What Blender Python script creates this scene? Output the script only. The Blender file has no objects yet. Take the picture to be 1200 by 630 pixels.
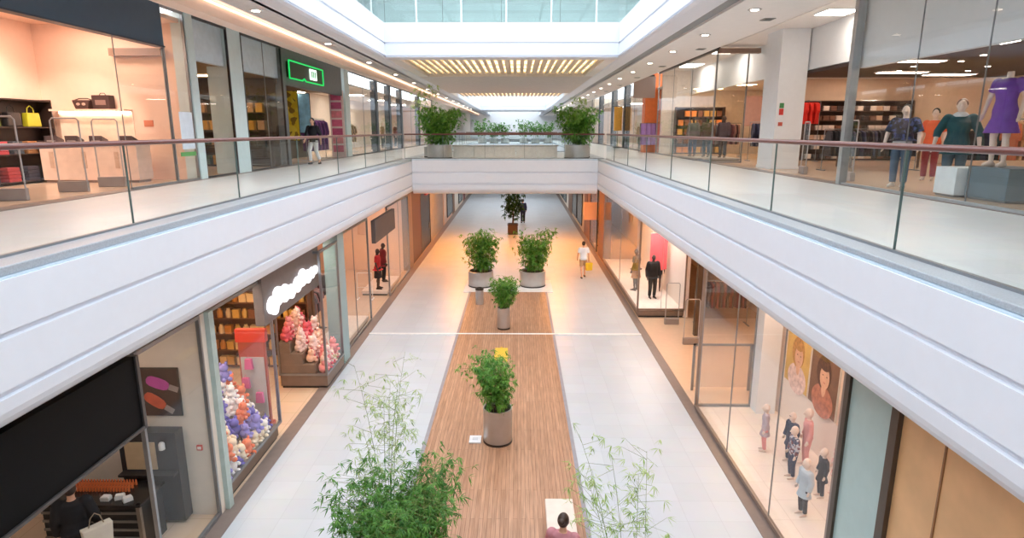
import bpy, bmesh, math, random
from mathutils import Vector, Matrix
R = random.Random(7)
PI = math.pi
scene = bpy.context.scene
COL = scene.collection

# ------------------------------------------------------------------ materials
def lin(c):
    return tuple(((v / 255) / 12.92 if v / 255 <= .04045 else ((v / 255 + .055) / 1.055) ** 2.4) for v in c)

def new_mat(name):
    m = bpy.data.materials.new(name)
    m.use_nodes = True
    return m, m.node_tree.nodes, m.node_tree.links

MATS = {}
def mat(name, rgb=(200, 200, 200), rough=.5, metal=0., var=.06, scale=6., spec=.5):
    """plain procedural paint, cloth or metal: noise-varied base colour"""
    if name in MATS:
        return MATS[name]
    m, N, L = new_mat(name)
    b = N['Principled BSDF']
    tc = N.new('ShaderNodeTexCoord')
    no = N.new('ShaderNodeTexNoise'); no.inputs['Scale'].default_value = scale; no.inputs['Detail'].default_value = 3
    L.new(tc.outputs['Object'], no.inputs['Vector'])
    r = N.new('ShaderNodeValToRGB')
    c = lin(rgb)
    r.color_ramp.elements[0].color = tuple(max(0, v * (1 - var)) for v in c) + (1,)
    r.color_ramp.elements[1].color = tuple(min(1, v * (1 + var)) for v in c) + (1,)
    r.color_ramp.elements[0].position = .3; r.color_ramp.elements[1].position = .7
    L.new(no.outputs['Fac'], r.inputs['Fac']); L.new(r.outputs['Color'], b.inputs['Base Color'])
    b.inputs['Roughness'].default_value = rough
    b.inputs['Metallic'].default_value = metal
    b.inputs['Specular IOR Level'].default_value = spec
    MATS[name] = m
    return m

def emit(name, rgb, strength):
    if name in MATS:
        return MATS[name]
    m, N, L = new_mat(name)
    b = N['Principled BSDF']
    b.inputs['Base Color'].default_value = lin(rgb) + (1,)
    b.inputs['Emission Color'].default_value = lin(rgb) + (1,)
    b.inputs['Emission Strength'].default_value = strength
    MATS[name] = m
    return m

def glass(name, tint=(.93, .97, .96), amount=1.0, rough=0.0, milk=0.0):
    if name in MATS:
        return MATS[name]
    m, N, L = new_mat(name)
    N.remove(N['Principled BSDF'])
    out = N['Material Output']
    t = N.new('ShaderNodeBsdfTransparent'); t.inputs['Color'].default_value = tint + (1,)
    g = N.new('ShaderNodeBsdfGlossy'); g.inputs['Roughness'].default_value = rough
    # Schlick reflectance that is the same on both faces of the pane
    ge = N.new('ShaderNodeNewGeometry')
    dt = N.new('ShaderNodeVectorMath'); dt.operation = 'DOT_PRODUCT'
    L.new(ge.outputs['Normal'], dt.inputs[0]); L.new(ge.outputs['Incoming'], dt.inputs[1])
    def mth(op, a, b=None):
        q = N.new('ShaderNodeMath'); q.operation = op
        if hasattr(a, 'links'): L.new(a, q.inputs[0])
        else: q.inputs[0].default_value = a
        if b is not None: q.inputs[1].default_value = b
        return q.outputs['Value']
    ab = mth('ABSOLUTE', dt.outputs['Value'])
    iv = N.new('ShaderNodeMath'); iv.operation = 'SUBTRACT'; iv.inputs[0].default_value = 1; L.new(ab, iv.inputs[1])
    fr_ = mth('ADD', mth('MULTIPLY', mth('POWER', iv.outputs['Value'], 5), .5 * amount), .03 * amount)
    mx = N.new('ShaderNodeMixShader')
    L.new(fr_, mx.inputs['Fac'])
    L.new(t.outputs['BSDF'], mx.inputs[1]); L.new(g.outputs['BSDF'], mx.inputs[2])
    last = mx
    if milk > 0:
        d = N.new('ShaderNodeBsdfDiffuse'); d.inputs['Color'].default_value = tint + (1,)
        m2 = N.new('ShaderNodeMixShader'); m2.inputs['Fac'].default_value = milk
        L.new(mx.outputs['Shader'], m2.inputs[1]); L.new(d.outputs['BSDF'], m2.inputs[2]); last = m2
    L.new(last.outputs['Shader'], out.inputs['Surface'])
    MATS[name] = m
    return m

def tile_mat(name, rgb, grout, size, rough=.25, var=.03, mortar=.006, wide=1.0):
    m, N, L = new_mat(name)
    b = N['Principled BSDF']
    tc = N.new('ShaderNodeTexCoord')
    br = N.new('ShaderNodeTexBrick')
    br.offset = 0.0
    c = lin(rgb)
    br.inputs['Color1'].default_value = tuple(v * (1 - var) for v in c) + (1,)
    br.inputs['Color2'].default_value = tuple(min(1, v * (1 + var)) for v in c) + (1,)
    br.inputs['Mortar'].default_value = lin(grout) + (1,)
    br.inputs['Scale'].default_value = 1.0
    br.inputs['Brick Width'].default_value = size * wide
    br.inputs['Row Height'].default_value = size
    br.inputs['Mortar Size'].default_value = mortar
    L.new(tc.outputs['Object'], br.inputs['Vector'])
    no = N.new('ShaderNodeTexNoise'); no.inputs['Scale'].default_value = 3
    L.new(tc.outputs['Object'], no.inputs['Vector'])
    mx = N.new('ShaderNodeMix'); mx.data_type = 'RGBA'; mx.blend_type = 'MULTIPLY'
    mx.inputs['Factor'].default_value = .08
    L.new(br.outputs['Color'], mx.inputs['A']); L.new(no.outputs['Color'], mx.inputs['B'])
    L.new(mx.outputs['Result'], b.inputs['Base Color'])
    b.inputs['Roughness'].default_value = rough
    MATS[name] = m
    return m

def plank_mat(name, c1, c2, gap, width, length, along_y=True, rough=.45):
    m, N, L = new_mat(name)
    b = N['Principled BSDF']
    tc = N.new('ShaderNodeTexCoord'); mp = N.new('ShaderNodeMapping')
    if along_y:
        mp.inputs['Rotation'].default_value = (0, 0, PI / 2)
    L.new(tc.outputs['Object'], mp.inputs['Vector'])
    br = N.new('ShaderNodeTexBrick'); br.offset = .37
    br.inputs['Color1'].default_value = lin(c1) + (1,); br.inputs['Color2'].default_value = lin(c2) + (1,)
    br.inputs['Mortar'].default_value = lin(gap) + (1,)
    br.inputs['Scale'].default_value = 1; br.inputs['Brick Width'].default_value = length
    br.inputs['Row Height'].default_value = width; br.inputs['Mortar Size'].default_value = .004
    br.inputs['Bias'].default_value = -.1
    L.new(mp.outputs['Vector'], br.inputs['Vector'])
    st = N.new('ShaderNodeMapping'); st.inputs['Scale'].default_value = (1.2, 22, 1)
    L.new(mp.outputs['Vector'], st.inputs['Vector'])
    no = N.new('ShaderNodeTexNoise'); no.inputs['Scale'].default_value = 1.5; no.inputs['Detail'].default_value = 5
    L.new(st.outputs['Vector'], no.inputs['Vector'])
    rp = N.new('ShaderNodeValToRGB'); rp.color_ramp.elements[0].color = (.55, .5, .45, 1); rp.color_ramp.elements[1].color = (1.15, 1.1, 1.08, 1)
    rp.color_ramp.elements[0].position = .3; rp.color_ramp.elements[1].position = .7
    L.new(no.outputs['Fac'], rp.inputs['Fac'])
    mx = N.new('ShaderNodeMix'); mx.data_type = 'RGBA'; mx.blend_type = 'MULTIPLY'; mx.inputs['Factor'].default_value = .7
    L.new(br.outputs['Color'], mx.inputs['A']); L.new(rp.outputs['Color'], mx.inputs['B'])
    L.new(mx.outputs['Result'], b.inputs['Base Color'])
    b.inputs['Roughness'].default_value = rough
    MATS[name] = m
    return m

def leaf_mat(name, c1, c2):
    m, N, L = new_mat(name)
    b = N['Principled BSDF']; out = N['Material Output']
    tc = N.new('ShaderNodeTexCoord'); no = N.new('ShaderNodeTexNoise'); no.inputs['Scale'].default_value = 7
    L.new(tc.outputs['Object'], no.inputs['Vector'])
    r = N.new('ShaderNodeValToRGB')
    r.color_ramp.elements[0].color = lin(c1) + (1,); r.color_ramp.elements[1].color = lin(c2) + (1,)
    r.color_ramp.elements[0].position = .35; r.color_ramp.elements[1].position = .65
    L.new(no.outputs['Fac'], r.inputs['Fac']); L.new(r.outputs['Color'], b.inputs['Base Color'])
    b.inputs['Roughness'].default_value = .45
    tr = N.new('ShaderNodeBsdfTranslucent'); L.new(r.outputs['Color'], tr.inputs['Color'])
    mx = N.new('ShaderNodeMixShader'); mx.inputs['Fac'].default_value = .4
    L.new(b.outputs['BSDF'], mx.inputs[1]); L.new(tr.outputs['BSDF'], mx.inputs[2]); L.new(mx.outputs['Shader'], out.inputs['Surface'])
    MATS[name] = m
    return m

def pattern_mat(name, cols, scale=9., rough=.6, kind='voronoi'):
    """printed cloth or poster pattern of a few flat colours"""
    m, N, L = new_mat(name)
    b = N['Principled BSDF']
    tc = N.new('ShaderNodeTexCoord')
    if kind == 'voronoi':
        t = N.new('ShaderNodeTexVoronoi'); t.inputs['Scale'].default_value = scale
        src = t.outputs['Color']
        L.new(tc.outputs['Object'], t.inputs['Vector'])
        sp = N.new('ShaderNodeSeparateColor'); L.new(src, sp.inputs['Color']); fac = sp.outputs['Red']
    else:
        t = N.new('ShaderNodeTexNoise'); t.inputs['Scale'].default_value = scale
        L.new(tc.outputs['Object'], t.inputs['Vector']); fac = t.outputs['Fac']
    r = N.new('ShaderNodeValToRGB'); r.color_ramp.interpolation = 'CONSTANT' if kind == 'voronoi' else 'LINEAR'
    n = len(cols)
    while len(r.color_ramp.elements) < n:
        r.color_ramp.elements.new(.5)
    for i, c in enumerate(cols):
        p = i / n if kind == 'voronoi' else .3 + .4 * i / max(1, n - 1)
        r.color_ramp.elements[i].position = p; r.color_ramp.elements[i].color = lin(c) + (1,)
    L.new(fac, r.inputs['Fac']); L.new(r.outputs['Color'], b.inputs['Base Color'])
    b.inputs['Roughness'].default_value = rough
    MATS[name] = m
    return m

# ------------------------------------------------------------------ mesh collecting
class MB:
    def __init__(s):
        s.v = []; s.f = []; s.mi = []; s.cur = 0
    def use(s, i):
        s.cur = i; return s
    def add(s, vs, fs):
        o = len(s.v); s.v += [tuple(p) for p in vs]
        for f in fs:
            s.f.append([i + o for i in f]); s.mi.append(s.cur)
        return s
    def box(s, x0, x1, y0, y1, z0, z1):
        x0, x1 = min(x0, x1), max(x0, x1); y0, y1 = min(y0, y1), max(y0, y1); z0, z1 = min(z0, z1), max(z0, z1)
        return s.add([(x0, y0, z0), (x1, y0, z0), (x1, y1, z0), (x0, y1, z0), (x0, y0, z1), (x1, y0, z1), (x1, y1, z1), (x0, y1, z1)],
                     [(0, 3, 2, 1), (4, 5, 6, 7), (0, 1, 5, 4), (1, 2, 6, 5), (2, 3, 7, 6), (3, 0, 4, 7)])
    def tube(s, pts, rad, n=8):
        pts = [Vector(p) for p in pts]
        if not isinstance(rad, (list, tuple)): rad = [rad] * len(pts)
        vs = []; fs = []; u = None
        for i, p in enumerate(pts):
            d = (pts[min(i + 1, len(pts) - 1)] - pts[max(i - 1, 0)]).normalized()
            if u is None: u = d.cross(Vector((0, 0, 1)) if abs(d.z) < .9 else Vector((0, 1, 0))).normalized()
            else:
                u = u - d * u.dot(d)
                u = u.normalized() if u.length > 1e-4 else d.orthogonal().normalized()
            w = u.cross(d).normalized()
            for k in range(n):
                a = 2 * PI * k / n
                vs.append(p + (u * math.cos(a) + w * math.sin(a)) * rad[i])
        for i in range(len(pts) - 1):
            for k in range(n):
                a, b = i * n + k, i * n + (k + 1) % n
                fs.append((a, b, b + n, a + n))
        fs.append(tuple(range(n))[::-1]); fs.append(tuple((len(pts) - 1) * n + k for k in range(n)))
        # outward orientation
        fs = [tuple(reversed(f)) for f in fs]
        return s.add(vs, fs)
    def lathe(s, prof, n=32, c=(0, 0, 0)):
        vs = []; fs = []
        for r, z in prof:
            for k in range(n):
                a = 2 * PI * k / n
                vs.append((c[0] + r * math.cos(a), c[1] + r * math.sin(a), c[2] + z))
        for i in range(len(prof) - 1):
            for k in range(n):
                a, b = i * n + k, i * n + (k + 1) % n
                fs.append((a, b, b + n, a + n))
        fs.append(tuple(range(n))[::-1]); fs.append(tuple((len(prof) - 1) * n + k for k in range(n)))
        return s.add(vs, fs)
    def loft(s, rings, n=20):
        """rings: (cx,cy,cz,rx,ry) horizontal ellipses from the bottom up"""
        vs = []; fs = []
        for cx, cy, cz, rx, ry in rings:
            for k in range(n):
                a = 2 * PI * k / n
                vs.append((cx + rx * math.cos(a), cy + ry * math.sin(a), cz))
        for i in range(len(rings) - 1):
            for k in range(n):
                a, b = i * n + k, i * n + (k + 1) % n
                fs.append((a, b, b + n, a + n))
        fs.append(tuple(range(n))[::-1]); fs.append(tuple((len(rings) - 1) * n + k for k in range(n)))
        return s.add(vs, fs)
    def ell(s, c, r, n=14, m=9, rot=None):
        vs = []; fs = []
        rx, ry, rz = (r, r, r) if not isinstance(r, (tuple, list)) else r
        M = rot or Matrix.Identity(3)
        c = Vector(c)
        for i in range(1, m):
            t = PI * i / m - PI / 2
            for k in range(n):
                a = 2 * PI * k / n
                vs.append(c + M @ Vector((rx * math.cos(t) * math.cos(a), ry * math.cos(t) * math.sin(a), rz * math.sin(t))))
        b0 = len(vs); vs.append(c + M @ Vector((0, 0, -rz))); vs.append(c + M @ Vector((0, 0, rz)))
        for i in range(m - 2):
            for k in range(n):
                a, b = i * n + k, i * n + (k + 1) % n
                fs.append((a, b, b + n, a + n))
        for k in range(n):
            fs.append((b0, (k + 1) % n, k)); fs.append((b0 + 1, (m - 2) * n + k, (m - 2) * n + (k + 1) % n))
        return s.add(vs, fs)
    def cone(s, p0, r0, p1, r1, n=12):
        """rounded cone: a tapered limb with ball ends"""
        s.tube([p0, p1], [r0, r1], n); s.ell(p0, r0, n, 8); s.ell(p1, r1, n, 8)
        return s
    def prism(s, poly, axis, d0, d1):
        """poly in the two remaining axes, extruded along axis"""
        def mk(a, b, d):
            return {'x': (d, a, b), 'y': (a, d, b), 'z': (a, b, d)}[axis]
        n = len(poly)
        vs = [mk(a, b, d0) for a, b in poly] + [mk(a, b, d1) for a, b in poly]
        fs = [tuple(range(n)), tuple(range(2 * n - 1, n - 1, -1))]
        for i in range(n):
            j = (i + 1) % n
            fs.append((j, i, i + n, j + n))
        return s.add(vs, fs)
    def mesh(s, name, mats, smooth=False, fix=True):
        me = bpy.data.meshes.new(name)
        me.from_pydata(s.v, [], s.f)
        for m in (mats if isinstance(mats, (list, tuple)) else [mats]):
            me.materials.append(m)
        me.polygons.foreach_set('material_index', s.mi)
        if smooth:
            me.polygons.foreach_set('use_smooth', [True] * len(me.polygons))
        if fix:
            bm = bmesh.new(); bm.from_mesh(me); bmesh.ops.recalc_face_normals(bm, faces=bm.faces); bm.to_mesh(me); bm.free()
        me.update()
        return me
    def build(s, name, mats, parent=None, smooth=False, bevel=0, loc=None, rz=0, fix=True, angle=True):
        me = s.mesh(name, mats, smooth, fix)
        if smooth and angle:
            try: me.set_sharp_from_angle(angle=math.radians(40))
            except Exception: pass
        o = bpy.data.objects.new(name, me); COL.objects.link(o)
        if parent: o.parent = parent
        if loc: o.location = loc
        if rz: o.rotation_euler = (0, 0, rz)
        if bevel:
            b = o.modifiers.new('bevel', 'BEVEL'); b.width = bevel; b.segments = 2; b.limit_method = 'ANGLE'
        return o

def thing(name, label, cat, loc=(0, 0, 0), rz=0, group=None):
    o = bpy.data.objects.new(name, None); COL.objects.link(o)
    o.location = loc; o.rotation_euler = (0, 0, rz)
    o.empty_display_size = .1
    o['label'] = label; o['category'] = cat
    if group: o['group'] = group
    return o
def tag(o, label, cat, group=None):
    o['label'] = label; o['category'] = cat
    if group: o['group'] = group
    return o
def struct(o):
    o['kind'] = 'structure'; return o
def sbox(name, x0, x1, y0, y1, z0, z1, m, bevel=0):
    return struct(MB().box(x0, x1, y0, y1, z0, z1).build(name, m, bevel=bevel))
CHILD = {}
def dup(o, loc=None, rz=None, label=None, group=None, scale=None):
    r = o.copy(); COL.objects.link(r)
    if loc is not None: r.location = loc
    if rz is not None: r.rotation_euler = (0, 0, rz)
    if label: r['label'] = label
    if group: r['group'] = group
    if scale: r.scale = (scale,) * 3
    for ch in list(o.children):
        c = ch.copy(); COL.objects.link(c); c.parent = r
        for g in list(ch.children):
            d = g.copy(); COL.objects.link(d); d.parent = c
    return r

def voxel(mb, name, m, parent, size=.012, smooth=2, cut=None):
    """fuse overlapping solids into one continuous surface"""
    me = mb.mesh(name + '_src', m)
    o = bpy.data.objects.new(name + '_src', me); COL.objects.link(o)
    rm = o.modifiers.new('r', 'REMESH'); rm.mode = 'VOXEL'; rm.voxel_size = size; rm.use_smooth_shade = True
    if smooth:
        sm = o.modifiers.new('s', 'SMOOTH'); sm.factor = .5; sm.iterations = smooth
    dg = bpy.context.evaluated_depsgraph_get(); dg.update()
    new = bpy.data.meshes.new_from_object(o.evaluated_get(dg))
    bpy.data.objects.remove(o); bpy.data.meshes.remove(me)
    new.name = name
    new.materials.clear(); new.materials.append(m)
    new.polygons.foreach_set('use_smooth', [True] * len(new.polygons))
    r = bpy.data.objects.new(name, new); COL.objects.link(r); r.parent = parent
    return r

# ------------------------------------------------------------------ palette
WHITE = mat('white_plaster', (232, 234, 236), .55, var=.015)
FASC = mat('white_fascia_panel', (230, 234, 242), .4, var=.01)
GROOVE = mat('grey_joint', (150, 152, 152), .6)
CURB = mat('grey_granite', (168, 174, 180), .35, var=.12, scale=60)
BEAD = mat('pale_blue_edge', (196, 212, 224), .3)
CEILM = mat('ceiling_paint', (242, 238, 234), .7, var=.015)
CEILG = mat('ceiling_grey', (206, 205, 204), .6)
DARK = mat('dark_frame', (46, 44, 44), .4)
BLACK = mat('black_gloss', (14, 14, 15), .2)
STEEL = mat('brushed_steel', (196, 194, 192), .38, .75, var=.06, scale=3)
ALU = mat('grey_aluminium', (150, 152, 154), .35, .8)
RAILW = mat('red_brown_handrail', (112, 66, 60), .3, var=.1)
PEACH = mat('peach_wall', (238, 206, 186), .6, var=.02)
CREAM = mat('cream_wall', (226, 214, 200), .6, var=.03)
BEIGE = mat('beige_wall', (222, 200, 176), .6, var=.03)
BROWN = mat('brown_wall', (120, 84, 58), .55, var=.12)
DBROWN = mat('dark_brown_ceiling', (58, 40, 34), .6, var=.1)
WOODW = mat('warm_wood_panel', (222, 174, 124), .45, var=.1, scale=2)
TEALP = mat('pale_teal_panel', (172, 194, 190), .3, var=.03)
TEALC = mat('pale_teal_column', (206, 222, 222), .35, var=.03)
SOIL = mat('dark_soil', (52, 38, 28), .9, var=.3, scale=40)
STRIPM = mat('dark_floor_border', (128, 112, 104), .4, var=.06)
SKIN = mat('skin', (222, 172, 142), .5, var=.04)
MANW = mat('pale_mannequin', (236, 214, 200), .35, var=.02)
MANB = mat('bronze_mannequin', (64, 44, 36), .35, var=.05)
HAIRB = mat('brown_hair', (58, 36, 26), .55, var=.2, scale=40)
TILE = tile_mat('white_floor_tile', (196, 200, 204), (182, 185, 189), .6, .35, mortar=.004)
GTILE = tile_mat('gallery_floor_tile', (218, 219, 218), (206, 207, 205), .6, .3, mortar=.004)
STILE = tile_mat('shop_floor_tile', (226, 196, 168), (200, 170, 142), .6, .2)
STILEP = tile_mat('pale_shop_floor', (236, 222, 210), (220, 204, 190), .6, .25)
WTILE = tile_mat('warm_floor_tile', (214, 168, 118), (188, 146, 104), .6, .22)
DECKM = plank_mat('deck_planks', (194, 151, 120), (176, 132, 101), (140, 100, 74), .075, 2.4)
CWOOD = plank_mat('ceiling_slats', (232, 204, 164), (214, 180, 136), (168, 136, 100), .35, 1.2)
GLS = glass('clear_glass', (.985, .995, .992), .8)
GLB = glass('balustrade_glass', (.97, .99, .988), .6)
GLR = glass('roof_glass', (.985, .99, .995), .4)
LEAF = leaf_mat('bamboo_leaf', (66, 132, 40), (134, 186, 78))
LEAFD = leaf_mat('dark_bamboo_leaf', (56, 112, 40), (112, 166, 68))
LEAFP = leaf_mat('pale_bamboo_leaf', (136, 172, 84), (182, 202, 124))
STEMM = mat('bamboo_stem', (120, 138, 70), .5, var=.15, scale=10)
LAMPW = emit('lamp_warm', (255, 220, 186), 16)
LAMPN = emit('lamp_neutral', (255, 243, 230), 20)
LAMPO = emit('lamp_amber', (255, 206, 150), 18)
LAMPP = emit('lamp_peach', (255, 224, 202), 15)
COVE = emit('cove_strip', (255, 214, 186), 2.2)

# ------------------------------------------------------------------ levels and sizes
L2 = 5.45            # gallery floor
CZ = 9.25            # gallery ceiling
FL, FR = -4.78, 3.60 # fascia faces, left and right
GL, GR = -5.20, 3.96 # balustrade glass lines
S1L, S1R = -5.30, 4.40   # lower shop fronts
S2L, S2R = -8.30, 7.70   # upper shop fronts
YB = 28.0            # front of the upper bridge
YE = 110.0           # far end of the mall

# ------------------------------------------------------------------ floors
sbox('floor', -5.0, 4.15, -4, YE, -.2, 0, TILE)
sbox('floor_shops_left', -16, -5.0, -4, YE, -.2, -.004, STILE)
sbox('floor_shops_right', 4.15, 16, -4, YE, -.2, -.004, STILE)
sbox('trim_1', -5.30, -5.0, -4, YE, -.004, .012, STRIPM)
sbox('trim_2', 4.15, 4.40, -4, YE, -.004, .012, STRIPM)
sbox('trim_3', -5.0, 4.15, 19.66, 19.76, 0, .036, mat('white_joint', (240, 238, 234), .5))
for nm, y0, y1 in (('floor_deck', -3.5, 19.66), ('floor_deck_far', 19.76, 25.2)):
    sbox(nm, -1.98, 1.17, y0, y1, 0, .03, DECKM)
for i, (x0, x1) in enumerate(((-2.06, -1.98), (1.17, 1.25))):
    sbox('trim_%d' % (4 + i), x0, x1, -3.5, 25.2, 0, .034, mat('grey_deck_edge', (150, 146, 150), .5))
sbox('trim_6', -2.3, 1.5, 25.2, 27.3, 0, .03, mat('white_plinth', (236, 234, 230), .5))

# ------------------------------------------------------------------ gallery slabs and fascias
def fascia_profile(x, out, zt, zs):
    """white cladding with two recessed joints and a rounded lower lip; x is the face, out points away from the void"""
    d = .05
    g1, g2, zb = zs
    p = [(x + .3 * out, zt), (x, zt)]
    for g in (g1, g2):
        p += [(x, g + .035), (x + d * out, g + .03), (x + d * out, g - .03), (x, g - .035)]
    for k in range(1, 7):
        a = k / 6 * PI / 2
        p.append((x + .28 * out * (1 - math.cos(a)), zb + .3 - .3 * math.sin(a)))
    p += [(x + .6 * out, zb), (x + .6 * out, zt)]
    return p
def fascia(name, x, out, y0, y1, zt, zs, m=FASC):
    return struct(MB().prism(fascia_profile(x, out, zt, zs), 'y', y0, y1).build(name, m))
def cross_fascia(name, y, x0, x1, zt, zs, out=1, m=FASC):
    return struct(MB().prism([(a, b) for a, b in fascia_profile(y, out, zt, zs)], 'x', x0, x1).build(name, m))
ZL = (4.83, 4.29, 3.90); ZR = (4.90, 4.39, 3.98)
tn = [10]
def trim():
    tn[0] += 1
    return 'trim_%d' % tn[0]
for (y0, y1) in ((-4, YE),):
    fascia(trim(), FL, -1, y0, y1, 5.34, ZL)
    fascia(trim(), FR, 1, y0, y1, 5.37, ZR)
    sbox(trim(), FL - .02, GL, y0, y1, 5.34, 5.36, BEAD)
    sbox(trim(), FR + .02, GR, y0, y1, 5.37, 5.385, BEAD)
    sbox(trim(), FL - .06, GL - .08, y0, y1, 5.36, 5.452, CURB, .012)
    sbox(trim(), FR + .06, GR + .08, y0, y1, 5.385, 5.452, CURB, .012)
    sbox('floor_gallery_left', -8.3, FL - .1, y0, y1, 4.0, L2, GTILE)
    sbox('floor_gallery_right', FR + .1, 7.7, y0, y1, 4.08, L2, GTILE)
    sbox('floor_upper_shops_left', -17, -8.3, y0, y1, 4.0, L2 - .004, STILE)
    sbox('floor_upper_shops_right', 7.7, 17, y0, y1, 4.08, L2 - .004, STILE)
    sbox(trim(), -8.55, -8.2, y0, y1, L2 - .004, L2 + .012, STRIPM)
    sbox(trim(), 7.6, 7.95, y0, y1, L2 - .004, L2 + .012, STRIPM)
# bridges on the gallery level
for (y0, y1) in ((YB, 38.5), (62, 70), (94, 100)):
    cross_fascia(trim(), y0, FL, FR, 5.40, (4.86, 4.34, 3.88))
    sbox('floor_bridge', FL, FR, y0 + .1, y1, 3.95, L2, GTILE)
    sbox('ceiling_under_bridge', FL, FR, y0 + .5, y1 - .1, 3.90, 3.95, CEILM)
    sbox(trim(), FL, FR, y0 + .02, y0 + .3, 5.40, 5.455, BEAD)

# upper (third) level: fascias, slabs, bridge with timber soffit
Z3 = (9.74, 9.25); Z3T = 10.45
def fascia3(x, out, y0, y1, cross=False):
    p = [(x + .3 * out, Z3T), (x, Z3T), (x, 9.79), (x + .05 * out, 9.78), (x + .05 * out, 9.73), (x, 9.72), (x, CZ + .09), (x + .05 * out, CZ + .08), (x + .05 * out, CZ + .04), (x, CZ + .03), (x + .1 * out, CZ), (x + .6 * out, CZ), (x + .6 * out, Z3T)]
    if cross:
        return p
    return struct(MB().prism(p, 'y', y0, y1).build(trim(), FASC))
Y3 = 23.2
for (y0, y1) in ((-4, YE),):
    fascia3(FL, -1, y0, y1); fascia3(FR, 1, y0, y1)
for (ya, yb) in ((Y3, 51), (82, 100)):
    struct(MB().prism(fascia3(ya, 1, 0, 0, True), 'x', FL, FR).build(trim(), FASC))
    sbox('floor_upper_bridge', FL, FR, ya + .6, yb, 9.6, Z3T, GTILE)
SLATW = mat('soffit_slat', (244, 226, 196), .5, var=.05)
BACKLIT = emit('soffit_backlight', (255, 238, 208), 1.1)
for (a, b, nm) in ((23.9, 30.9, 'nearer'), (44.6, 50.5, 'farther')):
    t = thing('luminous_ceiling', 'backlit slatted timber soffit under the %s part of the third-floor bridge' % nm, 'ceiling light', (-.575, (a + b) / 2, CZ))
    hx, hy = 3.77, (b - a) / 2
    MB().box(-hx, hx, -hy, hy, .22, .26).build('backlight', BACKLIT, t)
    g = MB()
    for k in range(26):
        x = -hx + .06 + k * (2 * hx - .12) / 25
        w_ = R.uniform(.07, .12); g.box(x - w_, x + w_, -hy, hy, .1, .16)
    for k in range(5): g.box(-hx, hx, -hy + k * hy / 2 - .05, -hy + k * hy / 2 + .05, .16, .2)
    g.build('slats', SLATW, t)
sbox('ceiling_beam', FL, FR, 31, 44.5, CZ, 9.6, mat('taupe_ceiling', (220, 214, 208), .6))
for x0, x1 in ((FL, -4.35), (3.2, FR)):
    sbox('ceiling_edge', x0, x1, 23.7, 31, CZ, 9.6, CEILM)
# gallery ceilings, stepped towards the shop fronts
sbox('ceiling_left', -6.0, FL - .5, -4, YE, CZ, 9.6, CEILG)
sbox('ceiling_right', FR + .95, 6.2, -4, YE, CZ, 9.6, CEILM)
sbox('ceiling_slot_right', FR + .3, FR + .95, -4, YE, CZ + .06, 9.6, mat('slot_grey', (140, 144, 146), .5))
sbox('ceiling_shopfront_left', -8.6, -7.25, -4, YE, 9.6, 9.75, CEILM)
sbox('trim_cove_left', -7.25, -6.85, -4, YE, 9.2, 9.62, mat('cove_face', (240, 222, 208), .6, var=.01))
sbox('ceiling_cove_left', -6.85, -6.0, -4, YE, 9.55, 9.75, CEILM)
sbox('trim_ceiling_step_right', 6.2, 6.3, -4, YE, CZ, 9.95, CEILM)
sbox('ceiling_shopfront_right', 6.3, 8.0, -4, YE, 9.9, 10.05, CEILM)
lo = struct(MB().box(-6.84, -6.78, -4, YE, 9.47, 9.50).build('trim_light_strip', COVE))
sbox('floor_third_left', -8.3, FL - .3, -4, YE, 9.75, Z3T, GTILE)
sbox('floor_third_right', FR + .3, 7.7, -4, YE, 10.05, Z3T, GTILE)

# outer walls of the third level and the roof
sbox('wall_third_left', -8.6, -8.3, -4, YE, 9.75, 14.6, WHITE)
sbox('wall_third_right', 7.7, 8.0, -4, YE, 10.05, 14.6, WHITE)
sbox('wall_far_end', -17, 17, YE, YE + .3, 0, 15, WHITE)
sbox('wall_near_end', -17, 17, -4.3, -4, 0, 15, WHITE)
sbox('wall_outer_left', -17.3, -17, -4, YE, 0, 9.6, BEIGE)
sbox('wall_outer_right', 17, 17.3, -4, YE, 0, 9.6, BEIGE)
for i in range(26):
    y = -2 + i * 4.4
    MBm = MB().box(-8.6, 8.0, y, y + .18, 14.45, 14.9)
    b = struct(MBm.build('trim_roof_beam', WHITE))
for x in (-5, -1.7, 1.6, 4.6):
    sbox('trim_roof_rail', x - .06, x + .06, -4, YE, 14.6, 14.8, WHITE)
w = struct(MB().box(-8.6, 8.0, -4, YE, 14.9, 14.93).build('window_1', GLR))
# shop-front glazing up on the third level bridge, seen through its balustrade
wf = struct(MB().box(-7.4, 6.2, 33, 33.06, Z3T, 13.2).build('window_2', glass('tinted_upper_glass', (.92, .97, .96), 1.0)))
fr = MB()
for k in range(7):
    x = -7.4 + 13.6 * k / 6
    fr.box(x - .04, x + .04, 32.95, 33.1, Z3T, 13.2)
fr.box(-7.4, 6.2, 32.95, 33.1, 13.1, 13.3)
fr.build('frame', WHITE, wf)

sbox('wall_third_bridge', -8.3, 7.7, 35.5, 35.7, Z3T, 13.4, mat('pale_aqua_wall', (222, 231, 230), .5, var=.05, scale=1))
sbox('ceiling_shade_lid', -8.3, 7.7, 32.5, 51, 13.4, 13.5, WHITE)  # lid added over the bridge to shade the wall behind the glazing
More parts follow.
